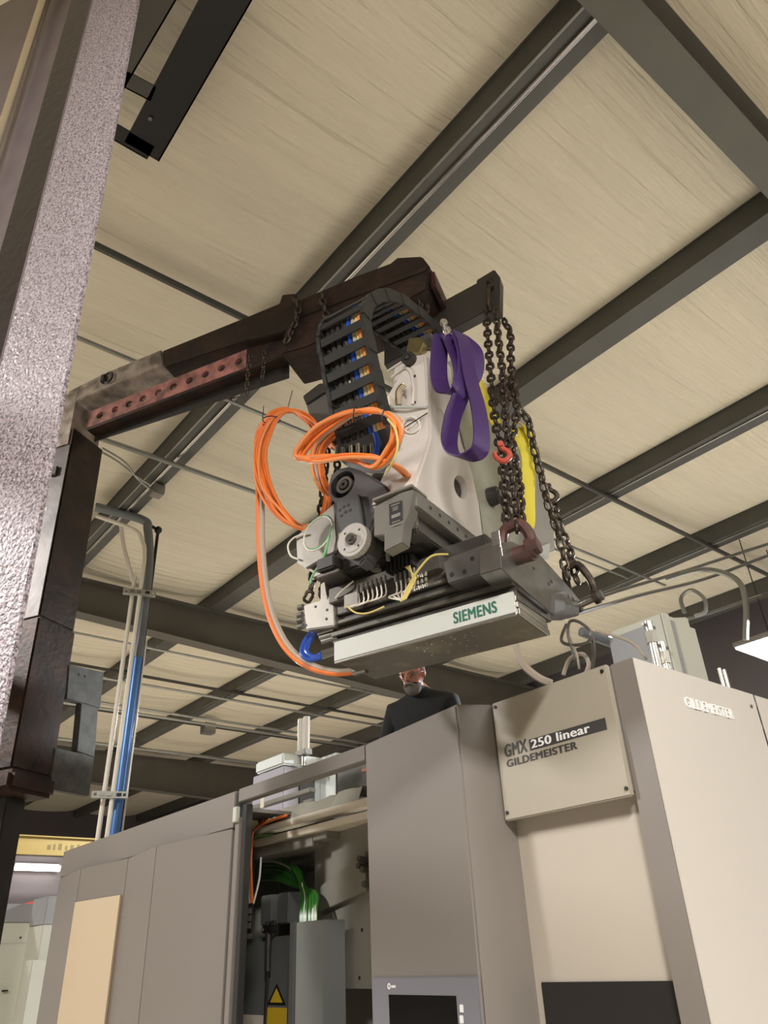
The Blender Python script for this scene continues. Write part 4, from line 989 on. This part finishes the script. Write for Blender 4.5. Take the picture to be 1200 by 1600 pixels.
for i in range(2): MB(LF).box(ca - .018, ca + .018, -.2433, -.2425, cz - .042 - i * .014, cz - .038 - i * .014).build('plate_line', 'alu', pb_)
lb('block_lip', 'alu', gb[0][0], gb[2][0], -.25, -.14, gb[1][1] + .0, gb[1][1] + .012, .002)
# dark motor body and bellows below
lb('motor_body', 'steelblack', .10, .47, -.08, .24, .33, .43, .01)
lb('underframe', 'steelblack', .05, .70, .0, .26, .24, .34, .006)
for i in range(7): lb('bellows_fold', 'black', .30 + i * .018, .312 + i * .018, -.07, .05, .27, .335 - .003 * i, .002)
q = lk(606, 865, 1, -.1); MB(LF).cyl((q[0], -.1, q[2] - .03), (q[0], -.1, q[2] + .05), .008, n=8).build('stud_bolt', 'alu', load)
q = lk(588, 888, 1, -.09); MB(LF).cyl((q[0], -.09, q[2] - .01), (q[0], -.09, q[2] + .01), .02, n=12).build('hex_plug', 'steel', load)
# belt drive housing with two pulleys
hp = [(511, 762), (515, 742), (527, 731), (543, 728), (560, 733), (578, 742), (600, 756), (612, 770), (612, 800), (585, 812), (574, 842), (572, 872), (560, 884), (535, 868), (530, 830), (524, 812), (524, 786), (512, 775)]
hz = LF.pk2(hp, 1, -.2)
hous = MB(LF).prism(hz, 1, -.2, -.12).build('belt_housing', 'housing', load, .010, label='dark grey cast belt housing')
pc = lk(535, 757, 1, -.2); cut(hous, [MB(LF).cyl((pc[0], -.26, pc[2]), (pc[0], -.15, pc[2]), .060, n=28).build('cutter', 'black')]); hous.data.shade_flat(); hous.modifiers.clear()
MB(LF).cyl((pc[0], -.15, pc[2]), (pc[0], -.16, pc[2]), .060, n=28).build('bore', 'black', load)
MB(LF).cyl((pc[0] + .004, -.15, pc[2]), (pc[0] + .004, -.195, pc[2]), .038, n=24, hole=.026).build('bearing_ring', 'steeldark', load)
MB(LF).cyl((pc[0] + .004, -.15, pc[2]), (pc[0] + .004, -.20, pc[2]), .020, n=16, hole=.007).build('shaft_nut', 'steelblack', load)
MB(LF).cyl((pc[0] + .004, -.15, pc[2]), (pc[0] + .004, -.19, pc[2]), .006, n=8).build('shaft', 'steel', load)
mb = MB(LF)
for hx, hy in ((531, 797), (537, 792), (544, 789), (533, 806), (540, 800), (547, 797)):
    q = lk(hx, hy, 1, -.2); mb.cyl((q[0], -.2015, q[2]), (q[0], -.19, q[2]), .007, n=8)
mb.build('threaded_holes', 'black', load)
gc = lk(550, 843, 1, -.235); R_ = .066
teeth = []
for i in range(192):
    a = 2 * math.pi * i / 192; r_ = R_ + (.003 if (i // 2) % 2 else 0); teeth.append((gc[0] + r_ * math.cos(a), gc[2] + r_ * math.sin(a)))
pul = MB(LF).prism(teeth, 1, -.235, -.205).build('toothed_pulley', 'pulley', load, label='bright toothed pulley', sharp=25)
MB(LF).cyl((gc[0], -.204, gc[2]), (gc[0], -.12, gc[2]), .066, n=28).build('pulley_hub', 'steelblack', load)
MB(LF).cyl((gc[0], -.237, gc[2]), (gc[0], -.235, gc[2]), .052, n=28, hole=.024).build('turned_face', 'pulley', pul)
MB(LF).cyl((gc[0], -.25, gc[2]), (gc[0], -.234, gc[2]), .022, n=24, hole=.012).build('pulley_boss', 'steeldark', pul)
MB(LF).cyl((gc[0], -.256, gc[2]), (gc[0], -.236, gc[2]), .014, n=6).build('pulley_bolt', 'steelblack', pul)
for a in (.7, 2.3, 3.9, 5.4):
    MB(LF).cyl((gc[0] + .046 * math.cos(a), -.2375, gc[2] + .046 * math.sin(a)), (gc[0] + .046 * math.cos(a), -.23, gc[2] + .046 * math.sin(a)), .005, n=8).build('tapped_hole', 'black', pul)
MB(LF).ribbonw([LF.w(lk(x, y, 1, -.205)) for x, y in ((572, 842), (570, 815), (566, 790), (562, 775))], E2, .03, .005).build('drive_belt', 'black', load)
# left bracket plates and dark slide
lprism('bracket_plate', 'alu', [(462, 838), (522, 786), (526, 842), (522, 862), (478, 888), (464, 880)], 1, -.02, -.02, .0, label='aluminium bracket plate')
lprism('bracket_block', 'alu', [(470, 880), (515, 845), (545, 870), (500, 905)], 1, .02, .02, .10)
lb('dark_slide', 'steelblack', .0, .09, -.12, .2, .345, .40, .006)
lb('dark_slide', 'steeldark', -.01, .10, -.10, .22, .325, .342, .003)
lb('bracket_foot', 'alu', -.10, .0, -.02, .1, .385, .40)
# motor block at the upper left
lprism('upper_motor', 'motorgrey', [(478, 632), (510, 612), (538, 610), (548, 690), (520, 700), (492, 680)], 1, .18, .18, .32, .006)
lprism('motor_cap', 'steelblack', [(474, 620), (500, 600), (540, 596), (540, 612), (508, 616), (480, 634)], 1, .18, .17, .33, .006)
# connectors and black box inside the coil
lprism('connector_box', 'steelblack', [(522, 690), (545, 668), (580, 656), (612, 655), (606, 700), (590, 716), (525, 716)], 1, -.05, -.05, .10)
for i in range(6):
    q = lk(527 + i * 11, 706 - (i % 2) * 3, 1, -.07); MB(LF).cyl((q[0], -.07, q[2] - .025), (q[0], -.07, q[2] + .03), .011, .010, n=10).build('plug', 'alubright' if i in (2, 3) else 'steel', load)
MB(LF).tube([lk(572, 668, 1, -.07), lk(583, 672, 1, -.07), lk(590, 690, 1, -.07), lk(588, 712, 1, -.07)], .012, 8, smooth=5).build('blue_cable', 'bluehose', load)
lprism('dark_motor', 'steelblack', [(585, 742), (625, 742), (640, 752), (636, 775), (612, 785), (584, 770)], 1, -.08, -.10, .02, .006)
lprism('motor_fins', 'steeldark', [(584, 764), (600, 752), (640, 775), (612, 786)], 1, -.11, -.12, -.10, .003)
q = lk(648, 750, 1, -.03); MB(LF).cyl((q[0] - .02, -.06, q[2]), (q[0] - .02, .02, q[2]), .042, n=20).build('round_motor', 'steelblack', load, .006)
# ---- cable carrier: chain of links arching over the slide
aR, aW = .46, .225
cpx = [(610, 664), (604, 645), (594, 605), (582, 550), (574, 510), (573, 485), (583, 468), (602, 461), (628, 468), (652, 485), (672, 502), (690, 518)]
path = [V((0,) + p) for p in LF.pk2(cpx, 0, aR)]
path = spline(path, 12); tot = sum((path[i + 1] - path[i]).length for i in range(len(path) - 1))
NL = 17; step = tot / NL
def along(d):
    for i in range(len(path) - 1):
        l = (path[i + 1] - path[i]).length
        if d <= l or i == len(path) - 2: return path[i].lerp(path[i + 1], min(1, d / l)), (path[i + 1] - path[i]).normalized()
        d -= l
car = None
mid = V((0, sum(p[1] for p in path) / len(path), sum(p[2] for p in path) / len(path)))
sub = []
for i in range(NL):
    c, d = along((i + .5) * step); nn = V((0, -d[2], d[1]))
    if nn.dot(c - mid) < 0: nn = -nn
    for a0 in (aR, aR - aW):
        mb = MB(LF); hh, L2 = .030, step * .54; sh = .004 if i % 2 else 0
        pts = [c + d * (-L2) - nn * hh * .8, c - d * L2 * .8 - nn * hh, c + d * L2 * .8 - nn * hh, c + d * L2 - nn * hh * .8, c + d * L2 + nn * hh * .8, c + d * L2 * .8 + nn * hh, c - d * L2 * .8 + nn * hh, c - d * L2 + nn * hh * .8]
        mb.prism([(p[1], p[2]) for p in pts], 0, a0 - .009 - sh, a0 + .009 - sh); sub.append(('side_link', mb, 'carrier'))
    for k in (1, -1):
        mb = MB(LF); p = c + nn * hh * .82 * k
        f2 = Fr(LF.w((0, p[1], p[2])), E1, LF.ax[1] * d[1] + LF.ax[2] * d[2], LF.ax[1] * nn[1] + LF.ax[2] * nn[2])
        mb.f = f2; mb.box(aR - aW + .01, aR - .01, -step * .24, step * .24, -.004, .004); sub.append(('crossbar', mb, 'carrier'))
car = MB(LF).tube([(aR - aW / 2, p[1], p[2]) for p in path[::3]], .012, 8).build('cable_carrier', 'black', load)
for nm, mb, m in sub: mb.build(nm, m, car)
for i, (fr, r_, m) in enumerate(((.12, .010, 'black'), (.24, .012, 'black'), (.36, .010, 'steelblack'), (.60, .011, 'bluehose'), (.70, .009, 'cablegrey'), (.78, .008, 'yellowwire'), (.86, .012, 'orange2'))):
    MB(LF).tube([(aR - aW * (1 - fr), p[1], p[2]) for p in path[::3]], r_, 6).build('carried_cable', m, car)

# ================================================================== RIGGING: chains, shackles, slings
def hd(p): return math.hypot(p.x, p.y)
S1p = LF.w(lk(812, 868, 0, .80)); S2p = LF.w(lk(917, 940, 0, .815))
DT, D1_, D2_ = hd(T2) - .01, hd(S1p) - .005, hd(S2p)
def cpts(pts, Da, Db):
    y0, y1 = pts[0][1], pts[-1][1]; return [at(x, y, Da + (Db - Da) * (y - y0) / (y1 - y0)) for x, y in pts]
GC = 'hoist chains'
chain(cpts([(760, 492), (763, 540), (768, 600), (773, 650), (784, 720), (790, 790), (792, 826)], DT, D1_ + .02), 'rusty hoist chain, leftmost strand from the bar end down to the red-brown shackle', 'chainrust', group=GC)
chain(cpts([(774, 482), (780, 540), (786, 590), (790, 650), (796, 720), (804, 790), (808, 830)], DT - .03, D1_ - .03), 'rusty hoist chain, middle strand through the hook to the red-brown shackle', 'chainrust', group=GC)
chain(cpts([(786, 500), (797, 520), (798, 560), (802, 600), (808, 640), (800, 690), (812, 760), (815, 826)], DT + .03, D1_ + .05), 'rusty hoist chain, right strand looping out near the bar end', 'chainrust', group=GC)
chain(cpts([(806, 640), (824, 655), (834, 700), (846, 745), (857, 790), (874, 840), (884, 890), (890, 905)], DT + .03, D2_ - .05), 'dark hoist chain slanting to the rear shackle, upper strand', 'chain', group=GC)
chain(cpts([(866, 788), (876, 825), (890, 860), (898, 895), (903, 912)], DT + .25, D2_ - .02), 'dark doubled hoist chain slanting to the rear shackle, lower strand', 'chain', group=GC)
shackle(at(764, 478, DT - .02), at(768, 448, DT - .01), 'big steel shackle hanging on the end of the dark lifting bar', .075, .011, 'chain')
shackle(at(800, 824, D1_), S1p + V((0, 0, .01)), 'big red-brown shackle bolted to the front right corner of the slide', .12, .021, 'shacklerust', nutm='shacklerust', pinax=E1)
MBx = MB().cylw(S1p - E1 * .03, S1p + E1 * .05, .034, n=18).build('shackle_collar', 'shacklerust'); tag(MBx, 'thick red-brown collar under the front right shackle', 'collar')
shackle(at(893, 886, D2_ - .02), S2p, 'steel shackle bolted to the rear right block of the slide', .11, .016, 'chain', nutm='steel', pinax=E1)
# grab hooks on the chains
def hook(p, label, m='chain', s=1.0, ax=None):
    p = V(p); X_ = V((.64, -.77, 0)); t = thing('grab_hook', label, 'hook', p)
    pts = [p + V((0, 0, .06)) * s, p + V((0, 0, .03)) * s, p + X_ * .025 * s + V((0, 0, .005)) * s, p + X_ * .03 * s - V((0, 0, .025)) * s, p - V((0, 0, .045)) * s, p - X_ * .03 * s - V((0, 0, .02)) * s, p - X_ * .035 * s + V((0, 0, .01)) * s]
    MB().tubew(pts, [.010 * s + .004 * s * math.sin(i / 30 * math.pi) for i in range(31)], 10, smooth=5).build('hook_body', m, t)
    MB().cylw(p + V((0, 0, .045)) * s - AN * .018 * s, p + V((0, 0, .045)) * s + AN * .018 * s, .014 * s, n=12).build('clevis', m, t); return t
hook(at(795, 612, DT - .06), 'round steel grab hook in the middle of the hoist chains')
hook(at(860, 772, DT + .20), 'dark grab hook on the slanting rear chain', s=.9)
hook(at(785, 708, D1_ - .14), 'orange-red grab hook in front of the hoist chains', 'hookred', s=.8)
# chains on the arm
def apw(x, y, o): return AF.w(AF.pick(x, y, 1, o))
GA = 'chains wrapped on the lifting arm'
chain([apw(462, 462, .035), apw(466, 488, .035), apw(458, 512, .035), apw(446, 536, .03)], 'dark chain wrapped over the rusty sleeve at its left end', 'chain', group=GA)
chain([apw(503, 458, .035), apw(507, 482, .035), apw(514, 506, .03)], 'dark chain wrapped over the rusty sleeve just left of the cable carrier', 'chain', group=GA)
chain([apw(393, 552, .02), apw(388, 580, .02), apw(385, 618, .02)], 'thin chain hanging free below the red perforated bar', 'fine', group=GA)
chain([apw(413, 548, .02), apw(412, 572, .02), apw(410, 592, .02)], 'short thin chain end hanging right of the longer free one', 'fine', group=GA)
chain([apw(655, 468, .0), apw(658, 480, -.0), apw(664, 500, -.0)], 'short chain hanging under the red tip of the arm', 'fine', group=GA)
chain([apw(668, 474, -.03), apw(668, 484, -.03), apw(662, 500, -.03)], 'second short chain hanging under the red tip of the arm, to the right', 'fine', group=GA)
qa = LF.w(lk(478, 940, 1, .05)); qb = LF.w(lk(490, 895, 1, .07)); qc = LF.w(lk(512, 700, 1, .22))
chain([qa, qb, qc], 'dark chain rising from the pale left end block of the slide', 'chain')
qa = LF.w(lk(506, 930, 1, .08)); chain([qa, qa + V((0, 0, .09)), LF.w(lk(530, 700, 1, .25))], 'dark chain rising right beside the one at the left end block', 'chain')
# purple sling: two hanging loops
sl = thing('purple_sling', 'purple webbing sling looped over the top of the white casting', 'sling', at(705, 530, 2.4))
def sling(pts, b, m, par, nm, width, wdir=None, db=None, sm=7, closed=False):
    bs = b if isinstance(b, list) else [b] * len(pts)
    P_ = [LF.w(lk(x, y, 1, q)) for (x, y), q in zip(pts, bs)]
    return MB().ribbonw(P_, wdir or (E2 * .8 + E1 * .6), width, .006, sm, closed).build(nm, m, par, sharp=50)
WA, WB = E2 * .75 + E1 * .66, E2 * .9 + E1 * .42
sling([(690, 525), (686, 555), (686, 590), (694, 612), (712, 614), (722, 598), (720, 570), (708, 540), (700, 522)], [-.02, -.05, -.08, -.10, -.10, -.08, -.06, -.03, -.02], 'purple', sl, 'webbing_loop', .075, WA)
sling([(716, 525), (726, 560), (722, 610), (708, 650), (702, 690), (712, 712), (735, 713), (752, 695), (748, 640), (735, 590), (726, 540), (718, 520)], [-.02, -.04, -.07, -.10, -.12, -.13, -.13, -.12, -.09, -.05, -.02, -.0], 'purple', sl, 'webbing_loop', .075, WB)
sling([(708, 520), (725, 530), (742, 548), (744, 575), (736, 592), (728, 570), (720, 540)], [-.0, .02, .04, .04, .03, .0, -.02], 'purple', sl, 'webbing_loop', .07, WA)
q = LF.w(lk(697, 518, 1, -.02)); shackle(q + V((0, 0, -.03)), q + V((0, 0, .03)), 'bright steel shackle holding the purple sling under the dark bar', .06, .009, 'alubright', nutm='alubright')
# yellow slings
ysl = thing('yellow_sling', 'yellow webbing sling hanging behind the hoist chains', 'sling', at(820, 700, DT))
def ws(pts, D, m, par, nm, width, wd, sm=7): return MB().ribbonw([at(x, y, d) for (x, y), d in zip(pts, D)], wd, width, .007, sm).build(nm, m, par, sharp=50)
WY = V((.78, -.62, 0))
ws([(806, 668), (816, 690), (826, 720), (824, 770), (824, 815), (818, 822)], [DT + .12] * 6, 'yellowsling', ysl, 'webbing', .075, WY * .9 + E2 * .4)
ws([(812, 662), (824, 672), (832, 700), (830, 728), (822, 718), (816, 690)], [DT + .14, DT + .14, DT + .15, DT + .15, DT + .16, DT + .16], 'yellowsling', ysl, 'webbing_loop', .06, WY * .4 + E2 * .9)
y2 = thing('yellow_sling', 'narrow yellow sling strap beside the purple one, on the rear column', 'sling', at(760, 610, 2.6))
ws([(738, 580), (750, 606), (760, 632), (770, 652), (776, 662)], [DT + .10] * 5, 'yellowsling', y2, 'webbing', .055, WY)

# ================================================================== CABLES
rr = random.Random(11)
def strands(name, label, pts, n, r, spread, b, mats, closed=False, sm=6, grp=None, tw=1.0):
    t = thing(name, label, 'cable', LF.w(lk(*pts[0], 1, b if not isinstance(b, list) else b[0])), grp)
    bs = b if isinstance(b, list) else [b] * len(pts)
    for i in range(n):
        o1, o2 = rr.uniform(-1, 1), rr.uniform(-1, 1); P_ = []
        for k, ((x, y), q) in enumerate(zip(pts, bs)):
            sp = spread[k] if isinstance(spread, list) else spread
            dx = o1 * sp + rr.uniform(-1, 1) * sp * .35; dy = o1 * sp * .25 + rr.uniform(-1, 1) * sp * .35
            P_.append(LF.w(lk(x + dx, y + dy, 1, q + o2 * sp * .0022)))
        MB().tubew(P_, r, 7, closed=closed, smooth=sm).build('cable', mats[i % len(mats)], t)
    return t
OM = ['orange', 'orange', 'orange2', 'orange', 'orange', 'orange', 'cablegrey']
c1 = strands('cable_coil', 'long bundle of orange cables hanging in a loop at the left of the slide',
    [(520, 700), (500, 676), (478, 652), (452, 641), (428, 650), (412, 680), (406, 715), (414, 758), (438, 800), (468, 824), (496, 820), (508, 800), (514, 770)], 13, .0072, [5, 8, 9, 6, 7, 9, 10, 12, 12, 9, 7, 5, 4], [.16, .14, .1, .08, .06, .04, .03, .02, .02, .02, .02, .04, .06], OM)
c2 = strands('cable_coil', 'oval coil of orange cables tied on top of the belt housing',
    [(468, 716), (478, 692), (505, 668), (545, 648), (585, 642), (612, 652), (620, 678), (608, 706), (585, 730), (560, 722), (520, 714)], 13, .0072, [6, 9, 11, 9, 8, 7, 8, 9, 6, 5, 5], [-.30, -.31, -.33, -.35, -.36, -.36, -.35, -.33, -.32, -.31, -.30], OM, closed=True)
strands('cable_coil', 'inner turn of orange cables dropping behind the belt housing',
    [(600, 640), (560, 648), (520, 676), (498, 700), (496, 735), (505, 760), (515, 775)], 7, .0072, 8, [-.02, -.04, -.06, -.07, -.08, -.06, -.02], OM)
strands('cable_coil', 'loose orange cables crossing the front to the round motor',
    [(466, 712), (490, 722), (540, 714), (585, 714), (620, 728), (640, 745)], 5, .0072, 6, [-.29, -.33, -.35, -.34, -.28, -.16], ['orange', 'orange2'])
t = thing('motor_cable', 'thick orange and grey cable pair sweeping down to the underside of the motor plate', 'cable', LF.w(lk(405, 720, 1, .03)))
mp = [(408, 690), (403, 740), (404, 800), (405, 860), (411, 920), (424, 972), (448, 1016), (482, 1042), (520, 1052), (552, 1050)]
for k, (dx, dy, m) in enumerate(((0, 0, 'orange'), (6, -3, 'cablegrey'))):
    MB().tubew([LF.w(lk(x + dx, y + dy, 1, .05 + .012 * i)) for i, (x, y) in enumerate(mp)], .0125, 9, smooth=6).build('cable', m, t)
q = LF.w(lk(560, 1049, 1, .16)); MB().cylw(q - E1 * .02, q + E1 * .04, .016, n=12).build('cable_gland', 'steel', t)
for (x, y), b in (((452, 641), .08), ((427, 652), .06)):
    pass
def ties(par, pts, b):
    for x, y, rx, ry in pts:
        MB().tubew([LF.w(lk(x + rx * math.cos(a), y + ry * math.sin(a), 1, b + .03 * math.sin(a + 1))) for a in [i * math.pi / 6 for i in range(12)]], .003, 5, closed=True).build('cable_tie', 'black', par)
ties(c1, [(424, 656, 14, 6)], .04); ties(c2, [(556, 648, 4, 12), (602, 652, 5, 12)], -.36)
MB().tubew([LF.w(lk(450, 636, 1, .06)), LF.w(lk(457, 610, 1, .06))], .0022, 5).build('tie_tail', 'black', c1)
MB().tubew([LF.w(lk(410, 656, 1, .04)), LF.w(lk(412, 634, 1, .04))], .0022, 5).build('tie_tail', 'black', c1)
gw = thing('green_wire', 'thin green wire coil hanging over the left bracket of the slide', 'wire', LF.w(lk(500, 830, 1, -.06)))
for k in range(2):
    MB().tubew([LF.w(lk(497 + 22 * math.cos(a) + 5 * math.sin(a), 832 - 26 * math.sin(a) + k * 2 - 6 * math.cos(a), 1, -.06 - .008 * k)) for a in [i * math.pi / 9 for i in range(18)]], .0042, 6, closed=True).build('wire_loop', 'greenwire' if k == 0 else 'whitewire', gw)
MB().tubew([LF.w(lk(x, y, 1, -.07)) for x, y in ((518, 822), (512, 850), (500, 880), (488, 900), (484, 912))], .0045, 6, smooth=5).build('wire_tail', 'greenwire', gw)
MB().tubew([LF.w(lk(x, y, 1, -.07)) for x, y in ((516, 836), (508, 866), (498, 884))], .0045, 6, smooth=5).build('wire_tail', 'greenwire', gw)
ww = thing('white_wire', 'white wire curling out beside the aluminium bracket at the left', 'wire', LF.w(lk(455, 860, 1, .0)))
MB().tubew([LF.w(lk(x, y, 1, -.03)) for x, y in ((478, 834), (460, 840), (450, 852), (454, 868), (466, 874))], .0045, 6, smooth=5).build('wire', 'whitewire', ww)
yw = thing('yellow_wire', 'thin yellow wire running down the right side of the orange coil', 'wire', LF.w(lk(615, 700, 1, -.2)))
MB().tubew([LF.w(lk(x, y, 1, q)) for x, y, q in ((606, 655, -.38), (618, 672, -.39), (621, 700, -.38), (612, 725, -.36), (602, 742, -.30))], .0045, 6, smooth=5).build('wire', 'yellowwire', yw)

# ================================================================== THE MAN BEHIND THE MACHINE
mx = 3.3; ch = px(642, 1094, mx)           # chin
man = thing('person', 'grey-haired bearded man in a black top looking down behind the lathe', 'person', (ch.x + .06, ch.y, 1.52))
fx = V((-.86, -.42, 0)).normalized(); rxv = V((-fx.y, fx.x, 0))   # facing towards the open bay, body right/left axis
base = V((ch.x + .10, ch.y - .02, 1.52)); sc = (ch.z - 1.52) / 1.50
def bp(f_, r_, z_): return base + (fx * f_ + rxv * r_) * sc + V((0, 0, z_ * sc))
J = {'pelvis': (bp(0, 0, .95), .15), 'waist': (bp(.02, 0, 1.1), .14), 'chest': (bp(.04, 0, 1.32), .16), 'upch': (bp(.03, 0, 1.47), .12), 'neck': (bp(.08, 0, 1.545), .064), 'skull': (bp(.12, 0, 1.60), .062)}
Lk_ = [('pelvis', 'waist'), ('waist', 'chest'), ('chest', 'upch'), ('upch', 'neck'), ('neck', 'skull')]
for s_, n_ in ((-1, 'l'), (1, 'r')):
    J['sh' + n_] = (bp(.03, s_ * .19, 1.45), .082); J['el' + n_] = (bp(.10, s_ * .27, 1.12), .052); J['wr' + n_] = (bp(.33, s_ * .20, 1.04), .036)
    J['hip' + n_] = (bp(0, s_ * .10, .90), .10); J['kn' + n_] = (bp(.03, s_ * .11, .50), .065); J['an' + n_] = (bp(0, s_ * .12, .08), .045); J['to' + n_] = (bp(.17, s_ * .13, .04), .04)
    J['pa' + n_] = (bp(.40, s_ * .19, 1.03), .034)
    Lk_ += [('upch', 'sh' + n_), ('sh' + n_, 'el' + n_), ('el' + n_, 'wr' + n_), ('wr' + n_, 'pa' + n_), ('pelvis', 'hip' + n_), ('hip' + n_, 'kn' + n_), ('kn' + n_, 'an' + n_), ('an' + n_, 'to' + n_)]
    for fi in range(5):
        th_b = fi == 4; a = bp(.43 if not th_b else .39, s_ * (.165 + .016 * fi if not th_b else .155), 1.03); b = a + (fx * (.04 if not th_b else .02) + rxv * (0 if not th_b else -s_ * .03)) * sc + V((0, 0, -.008)); c_ = b + fx * .03 * sc + V((0, 0, -.022))
        J[f'f{fi}a{n_}'] = (a, .010); J[f'f{fi}b{n_}'] = (b, .009); J[f'f{fi}c{n_}'] = (c_, .008)
        Lk_ += [('pa' + n_, f'f{fi}a{n_}'), (f'f{fi}a{n_}', f'f{fi}b{n_}'), (f'f{fi}b{n_}', f'f{fi}c{n_}')]
ks = list(J); me = bpy.data.meshes.new('body'); me.from_pydata([J[k][0] for k in ks], [(ks.index(a), ks.index(b)) for a, b in Lk_], [])
bo = bpy.data.objects.new('body', me); COL.objects.link(bo)
bo.modifiers.new('s', 'SKIN')
for i, k in enumerate(ks):
    sv = me.skin_vertices[0].data[i]; r_ = J[k][1] * sc; sv.radius = (r_ * (1.25 if k in ('chest', 'waist', 'pelvis') else 1), r_); sv.use_root = k == 'pelvis'
su = bo.modifiers.new('u', 'SUBSURF'); su.levels = 2; su.render_levels = 2
dg = bpy.context.evaluated_depsgraph_get(); dg.update(); me2 = bpy.data.meshes.new_from_object(bo.evaluated_get(dg)); bpy.data.objects.remove(bo)
# head: egg with nose, brow, ears and jaw, bowed forward
hc_ = bp(.17, 0, 1.635); tilt = math.radians(24)
hf = (fx * math.cos(tilt) - V((0, 0, 1)) * math.sin(tilt)); hu = (fx * math.sin(tilt) + V((0, 0, 1)) * math.cos(tilt))
HF = Fr(hc_, hf, rxv, hu)
def hs(f_, r_, u_): return HF.w((f_ * sc, r_ * sc, u_ * sc))
def ellips(mb, c, ra, n=16):
    m = n // 2; vs = [HF.w(((c[0]) * sc, c[1] * sc, (c[2] + ra[2]) * sc))]
    for i in range(1, m):
        t = math.pi * i / m; vs += [HF.w(((c[0] + ra[0] * math.sin(t) * math.cos(2 * math.pi * j / n)) * sc, (c[1] + ra[1] * math.sin(t) * math.sin(2 * math.pi * j / n)) * sc, (c[2] + ra[2] * math.cos(t)) * sc)) for j in range(n)]
    vs.append(HF.w((c[0] * sc, c[1] * sc, (c[2] - ra[2]) * sc))); L = len(vs) - 1
    fs = [(0, 1 + j, 1 + (j + 1) % n) for j in range(n)] + [(1 + i * n + j, 1 + (i + 1) * n + j, 1 + (i + 1) * n + (j + 1) % n, 1 + i * n + (j + 1) % n) for i in range(m - 2) for j in range(n)] + [(1 + (m - 2) * n + j, L, 1 + (m - 2) * n + (j + 1) % n) for j in range(n)]
    return mb.addw(vs, fs)
mb = MB(); mb.addw([v.co for v in me2.vertices], [list(p.vertices) for p in me2.polygons])
for c, ra in (((0, 0, .02), (.098, .076, .105)), ((.035, 0, -.06), (.058, .056, .062)), ((.098, 0, -.01), (.024, .015, .026)), ((.085, 0, .028), (.016, .05, .014)), ((.08, 0, -.055), (.02, .028, .012)),
              ((0, .078, 0), (.02, .012, .032)), ((0, -.078, 0), (.02, .012, .032)), ((-.01, 0, -.09), (.055, .055, .07))): ellips(mb, c, ra)
me3 = bpy.data.meshes.new('body'); me3.from_pydata(mb.v, [], mb.fc)
bo = bpy.data.objects.new('body', me3); COL.objects.link(bo)
rm = bo.modifiers.new('r', 'REMESH'); rm.mode = 'VOXEL'; rm.voxel_size = .009; rm.use_smooth_shade = True
dg = bpy.context.evaluated_depsgraph_get(); dg.update(); me4 = bpy.data.meshes.new_from_object(bo.evaluated_get(dg)); bpy.data.objects.remove(bo)
c0_ = V((base.x, base.y, 1.52))
for v in me4.vertices: v.co -= c0_
for m in ('skin', 'shirt', 'trousers'): me4.materials.append(MAT[m])
neck = bp(.05, 0, 1.565) - c0_
for p in me4.polygons:
    z = p.center.z; r_ = (p.center - V((0, 0, z))).dot(fx)
    hand = r_ > .345 * sc and z > .9 * sc and z < 1.2 * sc
    p.material_index = 0 if (z > neck.z + .0 or hand) else (1 if z > .93 * sc else 2); p.use_smooth = True
bo = bpy.data.objects.new('body', me4); _link(bo, man, c0_)
hb = MB(); ellips(hb, (-.012, 0, .04), (.103, .083, .105), 20)
hair = hb.build('hair', 'hair', man)
def trim(o, fn):
    bm = bmesh.new(); bm.from_mesh(o.data); c = WL[o]
    bmesh.ops.delete(bm, geom=[f for f in bm.faces if not fn((f.calc_center_median() + c - HF.o))], context='FACES'); bm.to_mesh(o.data); bm.free()
trim(hair, lambda p: p.dot(hu) > (.045 if p.dot(hf) > .02 else -.04) * sc and not (p.dot(hf) > .055 * sc and p.dot(hu) < .085 * sc))
bb = MB(); ellips(bb, (.040, 0, -.066), (.060, .0585, .064), 18)
beard = bb.build('beard', 'hair', man)
trim(beard, lambda p: p.dot(hf) > -.005 * sc and p.dot(hu) < (-.062 if p.dot(hf) > .07 * sc else -.045) * sc)
ms = MB().tubew([hs(.085, -.035, -.062), hs(.105, -.015, -.045), hs(.108, 0, -.042), hs(.105, .015, -.045), hs(.085, .035, -.062)], .009, 8, smooth=4).build('moustache', 'hair', man)
for s_ in (-1, 1):
    MB().sphere(hs(.082, s_ * .032, .008), .011 * sc, 10).build('eye', 'eyeshade', man)
    MB().tubew([hs(.098, s_ * .032 + .024 * math.cos(a), .006 + .018 * math.sin(a)) for a in [k * math.pi / 8 for k in range(16)]], .0025, 6, closed=True).build('spectacle_rim', 'steeldark', man)
    MB().tubew([hs(.096, s_ * .056, .008), hs(.05, s_ * .078, .010), hs(-.01, s_ * .084, .005)], .0025, 6).build('spectacle_arm', 'steeldark', man)
